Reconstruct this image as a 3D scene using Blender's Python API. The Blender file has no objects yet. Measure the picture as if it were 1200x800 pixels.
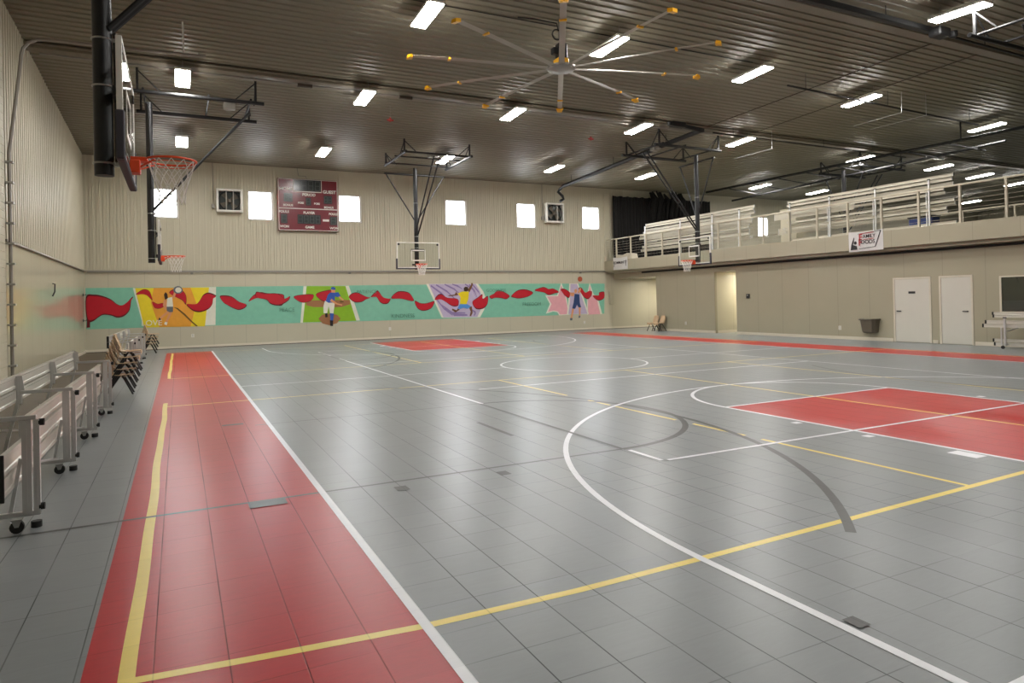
import bpy, math, random
from mathutils import Vector, Matrix
random.seed(7)
PI = math.pi
SC = bpy.context.scene
COL = SC.collection

# ------------------------------------------------------------------ camera, world, exposure
yaw, pitch, roll = math.radians(26.448), math.radians(-0.3254), math.radians(-1.2701)
_f = Vector((math.sin(yaw)*math.cos(pitch), math.cos(yaw)*math.cos(pitch), -math.sin(pitch)))
_r = Vector((math.cos(yaw), -math.sin(yaw), 0)); _u = _r.cross(_f)
_r2 = _r*math.cos(roll)+_u*math.sin(roll); _u2 = _u*math.cos(roll)-_r*math.sin(roll)
cd = bpy.data.cameras.new('camera'); cam = bpy.data.objects.new('camera', cd); COL.objects.link(cam)
cd.sensor_width = 36; cd.lens = 36*785.823/1200; cd.shift_y = -(400-347.925)/1200
cd.clip_start = .05; cd.clip_end = 300
cam.matrix_world = Matrix(((_r2.x, _u2.x, -_f.x, 0), (_r2.y, _u2.y, -_f.y, 0), (_r2.z, _u2.z, -_f.z, 1.6105), (0, 0, 0, 1)))
SC.camera = cam
w = bpy.data.worlds.new('daylight'); SC.world = w; w.use_nodes = True
w.node_tree.nodes['Background'].inputs[0].default_value = (.93, .96, 1, 1)
w.node_tree.nodes['Background'].inputs[1].default_value = 5.0
SC.view_settings.view_transform = 'Standard'; SC.view_settings.look = 'None'
SC.view_settings.gamma = 1; SC.view_settings.use_curve_mapping = False
SC.view_settings.exposure = 2.32
LAMP = 24.0        # strength of every high-bay lens

# ------------------------------------------------------------------ materials
def s2l(c): return tuple(((x/255)/12.92 if x/255 <= .04045 else ((x/255+.055)/1.055)**2.4) for x in c)
def nt(name):
    m = bpy.data.materials.new(name); m.use_nodes = True
    return m, m.node_tree, m.node_tree.nodes['Principled BSDF']
def N(t, typ, **kw):
    n = t.nodes.new(typ)
    for k, v in kw.items(): setattr(n, k, v)
    return n
def math_(t, op, a, b=None, c=None, clamp=False):
    n = N(t, 'ShaderNodeMath', operation=op); n.use_clamp = clamp
    for i, v in enumerate((a, b, c)):
        if v is None: continue
        if isinstance(v, (int, float)): n.inputs[i].default_value = v
        else: t.links.new(v, n.inputs[i])
    return n.outputs[0]
def mixc(t, fac, a, b):
    n = N(t, 'ShaderNodeMix', data_type='RGBA')
    if isinstance(fac, (int, float)): n.inputs[0].default_value = fac
    else: t.links.new(fac, n.inputs[0])
    for i, v in ((6, a), (7, b)):
        if isinstance(v, tuple): n.inputs[i].default_value = (*v, 1)
        else: t.links.new(v, n.inputs[i])
    return n.outputs[2]
def mat(name, rgb, rough=.5, metal=0, var=.06, vs=4.0, bump=0, bs=60):
    m, t, b = nt(name); c = s2l(rgb)
    tc = N(t, 'ShaderNodeTexCoord'); no = N(t, 'ShaderNodeTexNoise'); no.inputs['Scale'].default_value = vs; no.inputs['Detail'].default_value = 4
    t.links.new(tc.outputs['Object'], no.inputs['Vector'])
    out = mixc(t, no.outputs[0], tuple(x*(1-var) for x in c), tuple(min(1, x*(1+var)) for x in c))
    t.links.new(out, b.inputs['Base Color'])
    b.inputs['Roughness'].default_value = rough; b.inputs['Metallic'].default_value = metal
    if bump:
        n2 = N(t, 'ShaderNodeTexNoise'); n2.inputs['Scale'].default_value = bs; t.links.new(tc.outputs['Object'], n2.inputs['Vector'])
        bn = N(t, 'ShaderNodeBump'); bn.inputs['Strength'].default_value = bump; bn.inputs['Distance'].default_value = .01
        t.links.new(n2.outputs[0], bn.inputs['Height']); t.links.new(bn.outputs[0], b.inputs['Normal'])
    return m
def emit(name, rgb, s):
    m, t, b = nt(name); b.inputs['Base Color'].default_value = (.8, .8, .8, 1)
    b.inputs['Emission Color'].default_value = (*rgb, 1); b.inputs['Emission Strength'].default_value = s
    return m
def glass(name, gloss=.08, tint=(1, 1, 1), rough=.02):
    m = bpy.data.materials.new(name); m.use_nodes = True; t = m.node_tree; t.nodes.clear()
    o = N(t, 'ShaderNodeOutputMaterial'); mx = N(t, 'ShaderNodeMixShader'); tr = N(t, 'ShaderNodeBsdfTransparent'); gl = N(t, 'ShaderNodeBsdfGlossy')
    lw = N(t, 'ShaderNodeLayerWeight'); lw.inputs[0].default_value = .5
    fr = math_(t, 'ADD', gloss, math_(t, 'MULTIPLY', math_(t, 'POWER', lw.outputs['Facing'], 5.0), .7))
    tr.inputs[0].default_value = (*tint, 1); gl.inputs['Roughness'].default_value = rough
    t.links.new(fr, mx.inputs[0])
    t.links.new(tr.outputs[0], mx.inputs[1]); t.links.new(gl.outputs[0], mx.inputs[2]); t.links.new(mx.outputs[0], o.inputs[0])
    return m
def tile_mat(name, rgb, seam=.62, rough=.32, scuff=1.0, x0=.18, y0=2.47, p=.3085, spec=.38):
    """interlocking sport tile: thin dark seams on a one-foot grid, cloudy scuffs"""
    m, t, b = nt(name); c = s2l(rgb)
    g = N(t, 'ShaderNodeNewGeometry'); sp = N(t, 'ShaderNodeSeparateXYZ'); t.links.new(g.outputs['Position'], sp.inputs[0])
    def line(sock, o, half):
        d = math_(t, 'PINGPONG', math_(t, 'DIVIDE', math_(t, 'SUBTRACT', sock, o-p*20), p), .5)
        return math_(t, 'SUBTRACT', 1.0, math_(t, 'MULTIPLY', math_(t, 'MULTIPLY', d, p), 1/half, clamp=True), clamp=True)
    lx = line(sp.outputs[0], x0, .0050); ly = line(sp.outputs[1], y0, .0048)
    nv = N(t, 'ShaderNodeTexNoise'); nv.inputs['Scale'].default_value = .9; nv.inputs['Detail'].default_value = 2; t.links.new(g.outputs['Position'], nv.inputs['Vector'])
    vis = math_(t, 'MULTIPLY', math_(t, 'SUBTRACT', nv.outputs[0], .40), 5, clamp=True)
    vis2 = math_(t, 'ADD', math_(t, 'MULTIPLY', vis, .4), .6)
    sm = math_(t, 'MULTIPLY', math_(t, 'MAXIMUM', math_(t, 'MULTIPLY', lx, vis2), math_(t, 'MULTIPLY', ly, math_(t, 'ADD', math_(t, 'MULTIPLY', vis, .5), .05))), seam)
    # per-tile tone
    wn = N(t, 'ShaderNodeTexWhiteNoise'); fl = N(t, 'ShaderNodeVectorMath', operation='FLOOR'); dv = N(t, 'ShaderNodeVectorMath', operation='DIVIDE')
    sb = N(t, 'ShaderNodeVectorMath', operation='SUBTRACT'); sb.inputs[1].default_value = (x0, y0, 5); t.links.new(g.outputs['Position'], sb.inputs[0])
    t.links.new(sb.outputs[0], dv.inputs[0]); dv.inputs[1].default_value = (p, p, 100); t.links.new(dv.outputs[0], fl.inputs[0]); t.links.new(fl.outputs[0], wn.inputs['Vector'])
    mp = N(t, 'ShaderNodeMapping'); mp.inputs['Scale'].default_value = (3.0, 16, 1); mp.inputs['Rotation'].default_value = (0, 0, .35)
    t.links.new(g.outputs['Position'], mp.inputs['Vector'])
    ns = N(t, 'ShaderNodeTexNoise'); ns.inputs['Scale'].default_value = 1.6; ns.inputs['Detail'].default_value = 8; ns.inputs['Roughness'].default_value = .7; ns.inputs['Distortion'].default_value = 1.2
    t.links.new(mp.outputs[0], ns.inputs['Vector'])
    sc = math_(t, 'MULTIPLY', math_(t, 'SUBTRACT', ns.outputs[0], .5), .55*scuff)
    tone = math_(t, 'ADD', math_(t, 'ADD', .97, math_(t, 'MULTIPLY', wn.outputs[0], .06)), sc)
    hsv = N(t, 'ShaderNodeVectorMath', operation='SCALE'); hsv.inputs[0].default_value = c; t.links.new(tone, hsv.inputs['Scale'])
    col = mixc(t, sm, hsv.outputs[0], tuple(x*.06 for x in c))
    t.links.new(col, b.inputs['Base Color'])
    rg = math_(t, 'ADD', rough-.03, math_(t, 'MULTIPLY', ns.outputs[0], .06)); t.links.new(rg, b.inputs['Roughness'])
    # slight warp of every tile so that lamp reflections break up
    nb = N(t, 'ShaderNodeTexNoise'); nb.inputs['Scale'].default_value = 2.2; nb.inputs['Detail'].default_value = 5; t.links.new(g.outputs['Position'], nb.inputs['Vector'])
    hh = math_(t, 'ADD', math_(t, 'MULTIPLY', nb.outputs[0], .5), math_(t, 'MULTIPLY', wn.outputs[0], .05))
    t.links.new(math_(t, 'MULTIPLY', math_(t, 'SUBTRACT', 1.0, sm), spec), b.inputs['Specular IOR Level'])
    hh = math_(t, 'SUBTRACT', hh, math_(t, 'MULTIPLY', sm, .15))
    bn = N(t, 'ShaderNodeBump'); bn.inputs['Strength'].default_value = .16; bn.inputs['Distance'].default_value = .02
    t.links.new(hh, bn.inputs['Height']); t.links.new(bn.outputs[0], b.inputs['Normal'])
    return m
def panel_mat(name, rgb, axis, o, p=1.22, rough=.35, seam=.35, wav=.03):
    m, t, b = nt(name); c = s2l(rgb)
    g = N(t, 'ShaderNodeNewGeometry'); sp = N(t, 'ShaderNodeSeparateXYZ'); t.links.new(g.outputs['Position'], sp.inputs[0])
    d = math_(t, 'PINGPONG', math_(t, 'DIVIDE', math_(t, 'SUBTRACT', sp.outputs[axis], o-p*30), p), .5)
    l = math_(t, 'SUBTRACT', 1.0, math_(t, 'MULTIPLY', math_(t, 'MULTIPLY', d, p), 1/.014, clamp=True), clamp=True)
    no = N(t, 'ShaderNodeTexNoise'); no.inputs['Scale'].default_value = 1.2; no.inputs['Detail'].default_value = 4; t.links.new(g.outputs['Position'], no.inputs['Vector'])
    base = mixc(t, no.outputs[0], tuple(x*.95 for x in c), tuple(min(1, x*1.04) for x in c))
    t.links.new(mixc(t, math_(t, 'MULTIPLY', l, seam), base, tuple(x*.25 for x in c)), b.inputs['Base Color'])
    b.inputs['Roughness'].default_value = rough
    bn = N(t, 'ShaderNodeBump'); bn.inputs['Strength'].default_value = wav; bn.inputs['Distance'].default_value = .05
    t.links.new(math_(t, 'SUBTRACT', no.outputs[0], math_(t, 'MULTIPLY', l, .2)), bn.inputs['Height']); t.links.new(bn.outputs[0], b.inputs['Normal'])
    return m

WALLC = (193, 187, 165)
M = {}
M['gray'] = tile_mat('gray_sport_tile', (128, 132, 133), seam=1.0, scuff=.45)
M['red'] = tile_mat('red_sport_tile', (182, 36, 41), seam=1.0, scuff=.8, spec=.26)
M['tape_white'] = tile_mat('white_court_paint', (232, 232, 236), seam=.25, scuff=.25)
M['tape_yellow'] = tile_mat('yellow_court_paint', (240, 214, 104), seam=.35, scuff=.3)
M['tape_dark'] = tile_mat('dark_court_paint', (66, 66, 65), seam=.5, scuff=.4)
M['brownfloor'] = mat('brown_floor_sheet', (84, 72, 58), .45, var=.1)
M['rib'] = mat('ribbed_wall_steel', WALLC, .45, var=.03, vs=.6)
M['ceil'] = mat('ribbed_ceiling_steel', (124, 119, 102), .48, var=.05, vs=.5)
M['beamc'] = mat('beam_paint', (116, 108, 92), .5)
M['panel_x'] = panel_mat('smooth_panel_back', WALLC, 0, .05)
M['panel_y'] = panel_mat('smooth_panel_side', (172, 165, 142), 1, .3)
M['panel_gloss'] = panel_mat('glossy_panel_left', (188, 182, 158), 1, .1, rough=.13, wav=.02)
M['base'] = mat('baseboard_vinyl', (218, 210, 192), .45)
M['white'] = mat('white_paint', (228, 226, 218), .4, var=.02)
M['doorw'] = mat('door_white', (214, 210, 198), .4, var=.02)
M['black'] = mat('black_powder_coat', (17, 17, 18), .55, var=.1)
M['mastb'] = mat('mast_black', (24, 23, 25), .42, var=.1)
M['pad'] = mat('edge_padding', (62, 60, 68), .6, var=.1, bump=.1)
M['steel'] = mat('zinc_steel', (175, 175, 172), .35, .8)
M['galv'] = mat('galvanised', (150, 146, 138), .45, .6)
M['alu'] = mat('mill_aluminium', (214, 214, 213), .33, .7, var=.08)
M['aluw'] = mat('ribbed_aluminium_plank', (208, 204, 194), .38, .5, var=.06)
M['rail'] = mat('pale_rail_paint', (196, 188, 168), .45, .2)
M['alust'] = mat('darker_aluminium_plank', (186, 180, 164), .5, .3, var=.08)  # darker, duller copy for the planks stored on the mezzanine
M['orange'] = mat('rim_orange', (232, 78, 30), .4)
M['net'] = mat('net_cord', (228, 226, 220), .8)
M['glass'] = glass('backboard_glass', .06, (.97, .99, .98))
M['wglass'] = glass('window_glass', .05)
M['dglass'] = glass('dark_window_glass', .12, (.55, .6, .58))
M['yellow'] = mat('fan_yellow', (236, 172, 20), .4)
M['blade'] = mat('fan_blade', (168, 162, 150), .4, .2)
M['sbred'] = mat('scoreboard_red', (112, 26, 38), .25)
M['sbdark'] = mat('scoreboard_display', (30, 34, 34), .2)
M['sbseg'] = mat('unlit_segment', (58, 66, 62), .3)
M['chair'] = mat('tan_plastic_shell', (212, 184, 150), .45)
M['chairblk'] = mat('chair_leg_black', (24, 20, 20), .4)
M['rubber'] = mat('black_rubber', (22, 22, 22), .6)
M['curtain'] = mat('black_cloth', (16, 14, 13), .9, var=.3)
M['banner'] = mat('white_vinyl', (220, 218, 216), .45)
M['bred'] = mat('banner_red', (190, 50, 52), .5)
M['bblk'] = mat('banner_black', (36, 34, 36), .5)
M['binb'] = mat('bin_brown_plastic', (96, 88, 74), .5)
M['blue'] = mat('blue_plastic', (40, 56, 110), .5)
M['tarp'] = mat('white_tarp', (206, 198, 180), .6)
M['unlit_room'] = mat('unlit_room_paint', (40, 42, 38), .8)
M['cable'] = mat('dark_cable', (58, 46, 30), .6)
M['lens'] = emit('lamp_lens', (1.0, .975, .935), LAMP)
M['hall'] = emit('hallway_lamp_lens', (1.0, .93, .8), 14.0)
M['redplastic'] = mat('red_plastic', (150, 40, 34), .5)
MU = dict(teal=(128, 192, 166), mwhite=(226, 226, 210), myellow=(236, 214, 48), morange=(232, 164, 60), mgreen=(138, 186, 40), mbrown=(160, 112, 74),
          mlilac=(190, 178, 204), mpurple=(140, 122, 170), mpink=(228, 168, 176), mribbon=(190, 26, 44), mskin=(222, 156, 110), mblack=(30, 28, 32), mgrey=(104, 110, 118),
          mhair=(60, 44, 34), mdark=(110, 84, 40), mblue=(52, 92, 180), mdskin=(112, 74, 44), mbright=(238, 214, 30), msky=(84, 146, 214), mnavy=(48, 72, 118), mball=(170, 84, 56), mline=(96, 14, 26), mlet=(92, 142, 122))
for k, c in MU.items(): M[k] = mat('mural_'+k, c, .35, var=.10, vs=5)

# ------------------------------------------------------------------ mesh helpers
ORG = {}
class MB:
    def __init__(s): s.v, s.f, s.m, s.k, s.c = [], [], [], 0, []
    def cut(s): s.c.append((len(s.v), len(s.f))); return s      # the next shapes are an object of their own
    def face(s, pts):
        i = len(s.v); s.v += [tuple(p) for p in pts]; s.f.append(tuple(range(i, i+len(pts)))); s.m.append(s.k); return s
    def poly(s, V, F):
        i = len(s.v); s.v += [tuple(p) for p in V]
        for f in F: s.f.append(tuple(i+a for a in f)); s.m.append(s.k)
        return s
    def box(s, x0, y0, z0, x1, y1, z1, b=0):
        x0, x1 = min(x0, x1), max(x0, x1); y0, y1 = min(y0, y1), max(y0, y1); z0, z1 = min(z0, z1), max(z0, z1)
        if b:
            b = min(b, (x1-x0)*.45, (y1-y0)*.45, (z1-z0)*.45)
            V = []; F = []
            for dz in (0, 1):
                for (ax, ay, az) in ((b, b, 0), (0, 0, b)) if dz == 0 else ((0, 0, b), (b, b, 0)):
                    z = z0+az if dz == 0 else z1-az
                    if ax: V += [(x0+b, y0+b, z), (x1-b, y0+b, z), (x1-b, y1-b, z), (x0+b, y1-b, z)]
                    else: V += [(x0+b, y0, z), (x1-b, y0, z), (x1, y0+b, z), (x1, y1-b, z), (x1-b, y1, z), (x0+b, y1, z), (x0, y1-b, z), (x0, y0+b, z)]
            # indices: bottom4 0-3, ring 4-11, ring 12-19, top 20-23
            F.append((3, 2, 1, 0)); F.append((20, 21, 22, 23))
            for k in range(8): F.append((4+k, 4+(k+1) % 8, 12+(k+1) % 8, 12+k))
            for k in range(4):
                F.append((k, (k+1) % 4, 4+(2*k+1) % 8, 4+2*k)); F.append(((k+1) % 4, 4+(2*k+2) % 8, 4+(2*k+1) % 8))
                F.append((20+k, 12+2*k, 12+(2*k+1) % 8, 20+(k+1) % 4)); F.append((20+(k+1) % 4, 12+(2*k+1) % 8, 12+(2*k+2) % 8))
            return s.poly(V, F)
        V = [(x0, y0, z0), (x1, y0, z0), (x1, y1, z0), (x0, y1, z0), (x0, y0, z1), (x1, y0, z1), (x1, y1, z1), (x0, y1, z1)]
        return s.poly(V, [(3, 2, 1, 0), (4, 5, 6, 7), (0, 1, 5, 4), (1, 2, 6, 5), (2, 3, 7, 6), (3, 0, 4, 7)])
    def path(s, pts, r, n=8, closed=False, sq=False):
        pts = [Vector(p) for p in pts]; L = len(pts); rings = []
        if isinstance(r, (int, float)): r = [r]*L
        prev = None
        for i, p in enumerate(pts):
            a = pts[(i-1) % L] if (closed or i > 0) else p; b = pts[(i+1) % L] if (closed or i < L-1) else p
            d = (b-a).normalized()
            if prev is None:
                up = Vector((0, 0, 1)) if abs(d.z) < .9 else Vector((1, 0, 0)); x = d.cross(up).normalized()
            else: x = (prev-d*prev.dot(d)).normalized()
            prev = x; y = d.cross(x)
            o = PI/n if sq else 0; k = 1.4142 if (sq and n == 4) else 1
            rings.append([p+(x*math.cos(o+2*PI*j/n)+y*math.sin(o+2*PI*j/n))*r[i]*k for j in range(n)])
        V = [q for R in rings for q in R]; F = []
        for i in range(L if closed else L-1):
            a = i*n; b = ((i+1) % L)*n
            for j in range(n): F.append((a+j, a+(j+1) % n, b+(j+1) % n, b+j))
        if not closed: F.append(tuple(reversed(range(n)))); F.append(tuple(range((L-1)*n, L*n)))
        return s.poly(V, F)
    def tube(s, a, b, r, n=8, sq=False): return s.path([a, b], r, n, sq=sq)
    def bar(s, a, b, r): return s.path([a, b], r, 4, sq=True)
    def ring(s, c, R, r, n=24, m=6, ax='z'):
        P = []
        for i in range(n):
            t = 2*PI*i/n; u, v = R*math.cos(t), R*math.sin(t)
            P.append({'z': (c[0]+u, c[1]+v, c[2]), 'y': (c[0]+u, c[1], c[2]+v), 'x': (c[0], c[1]+u, c[2]+v)}[ax])
        return s.path(P, r, m, closed=True)
    def prism(s, poly, lo, hi, ax='z'):
        """poly in the plane normal to ax, extruded lo..hi"""
        def P(a, b, h): return {'z': (a, b, h), 'y': (a, h, b), 'x': (h, a, b)}[ax]
        n = len(poly); V = [P(a, b, lo) for a, b in poly]+[P(a, b, hi) for a, b in poly]
        F = [tuple(reversed(range(n))), tuple(range(n, 2*n))]+[(i, (i+1) % n, n+(i+1) % n, n+i) for i in range(n)]
        return s.poly(V, F)
    def lathe(s, prof, c=(0, 0, 0), n=24):
        V = []; F = []; L = len(prof)
        for r_, z in prof: V += [(c[0]+r_*math.cos(2*PI*j/n), c[1]+r_*math.sin(2*PI*j/n), c[2]+z) for j in range(n)]
        for i in range(L-1):
            for j in range(n): F.append((i*n+j, i*n+(j+1) % n, (i+1)*n+(j+1) % n, (i+1)*n+j))
        F.append(tuple(reversed(range(n)))); F.append(tuple(range((L-1)*n, L*n)))
        return s.poly(V, F)
    def build(s, name, mats, parent=None, smooth=False, org=None, fix=True):
        if not isinstance(mats, (list, tuple)): mats = [mats]
        cuts = [c for c in s.c if c[1] < len(s.f)]
        if cuts:
            E = [(0, 0)]+[c for c in cuts if c[1] > 0]+[(len(s.v), len(s.f))]; ob = None
            for (va, fa), (vb, fb_) in zip(E, E[1:]):
                q = MB(); q.v = s.v[va:vb]; q.f = [tuple(i-va for i in f) for f in s.f[fa:fb_]]; q.m = s.m[fa:fb_]
                ob = q.build(name, mats, parent, smooth, org, fix)
            return ob
        o = Vector(org) if org else (ORG[parent.name] if parent else Vector((0, 0, 0)))
        me = bpy.data.meshes.new(name); me.from_pydata([tuple(Vector(v)-o) for v in s.v], [], s.f)
        for m in mats: me.materials.append(M[m] if isinstance(m, str) else m)
        me.polygons.foreach_set('material_index', s.m)
        if smooth: me.polygons.foreach_set('use_smooth', [True]*len(s.f))
        me.validate(); me.update()
        if fix:
            import bmesh
            b = bmesh.new(); b.from_mesh(me); bmesh.ops.remove_doubles(b, verts=b.verts, dist=1e-5) if False else None
            bmesh.ops.recalc_face_normals(b, faces=b.faces); b.to_mesh(me); b.free()
        if smooth:
            try: me.set_sharp_from_angle(angle=math.radians(40))
            except Exception: pass
        ob = bpy.data.objects.new(name, me); COL.objects.link(ob)
        if parent: ob.parent = parent; ORG[ob.name] = ORG[parent.name]
        else:
            if org: ob.location = org
            ORG[ob.name] = o
        return ob
def tag(o, label=None, cat=None, group=None, kind=None):
    if label: o['label'] = label
    if cat: o['category'] = cat
    if group: o['group'] = group
    if kind: o['kind'] = kind
    return o
def thing(name, label, cat, loc=(0, 0, 0), group=None):
    o = bpy.data.objects.new(name, None); COL.objects.link(o); o.location = loc; ORG[o.name] = Vector(loc); o.empty_display_size = .2
    return tag(o, label, cat, group)
def struct(o): o['kind'] = 'structure'; return o
def copy_tree(o, parent=None):
    c = o.copy(); COL.objects.link(c); c.parent = parent
    for ch in list(o.children): copy_tree(ch, c)
    return c
def dup(o, loc, rz, label, group=None):
    c = copy_tree(o); c.location = loc; c.rotation_euler = (0, 0, rz); c['label'] = label
    if group: c['group'] = group
    return c
def text(name, body, size, loc, rot, m, parent, ext=.002, align='CENTER', bold=0, sx=1.0):
    cu = bpy.data.curves.new(name, 'FONT'); cu.body = body; cu.size = size; cu.extrude = ext; cu.align_x = align; cu.align_y = 'CENTER'; cu.offset = bold
    t = bpy.data.objects.new(name, cu); COL.objects.link(t)
    dg = bpy.context.evaluated_depsgraph_get(); me = bpy.data.meshes.new_from_object(t.evaluated_get(dg)); COL.objects.unlink(t); bpy.data.objects.remove(t)
    me.materials.clear(); me.materials.append(M[m])
    Rm = rot.to_4x4() if hasattr(rot, 'to_4x4') else rot
    o = ORG[parent.name] if parent else Vector((0, 0, 0))
    me.transform(Matrix.Translation(Vector(loc)-o) @ Rm @ Matrix.Diagonal((sx, 1, 1, 1)))
    ob = bpy.data.objects.new(name, me); COL.objects.link(ob)
    if parent: ob.parent = parent; ORG[ob.name] = o
    return ob
ROT_BACK = Matrix.Rotation(PI/2, 4, 'X')                                   # reads from -Y
ROT_RIGHT = Matrix.Rotation(-PI/2, 4, 'Z') @ Matrix.Rotation(PI/2, 4, 'X')   # reads from -X

from mathutils.geometry import tessellate_polygon
def smooth_loop(P, k=4):
    n = len(P); out = []
    for i in range(n):
        a, b, c, d = (P[(i+j-1) % n] for j in range(4))
        for t in [q/k for q in range(k)]:
            out.append(tuple(.5*((2*b[m])+(-a[m]+c[m])*t+(2*a[m]-5*b[m]+4*c[m]-d[m])*t*t+(-a[m]+3*b[m]-3*c[m]+d[m])*t**3) for m in (0, 1)))
    return out
def paint(mb, pts, y):
    for tri in tessellate_polygon([[Vector((p[0], p[1], 0)) for p in pts]]):
        q = [pts[i] for i in tri]
        ar = (q[1][0]-q[0][0])*(q[2][1]-q[0][1])-(q[2][0]-q[0][0])*(q[1][1]-q[0][1])
        if abs(ar) < 1e-7: continue
        if ar < 0: q = q[::-1]
        mb.face([(a, y, b) for a, b in q])
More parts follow.
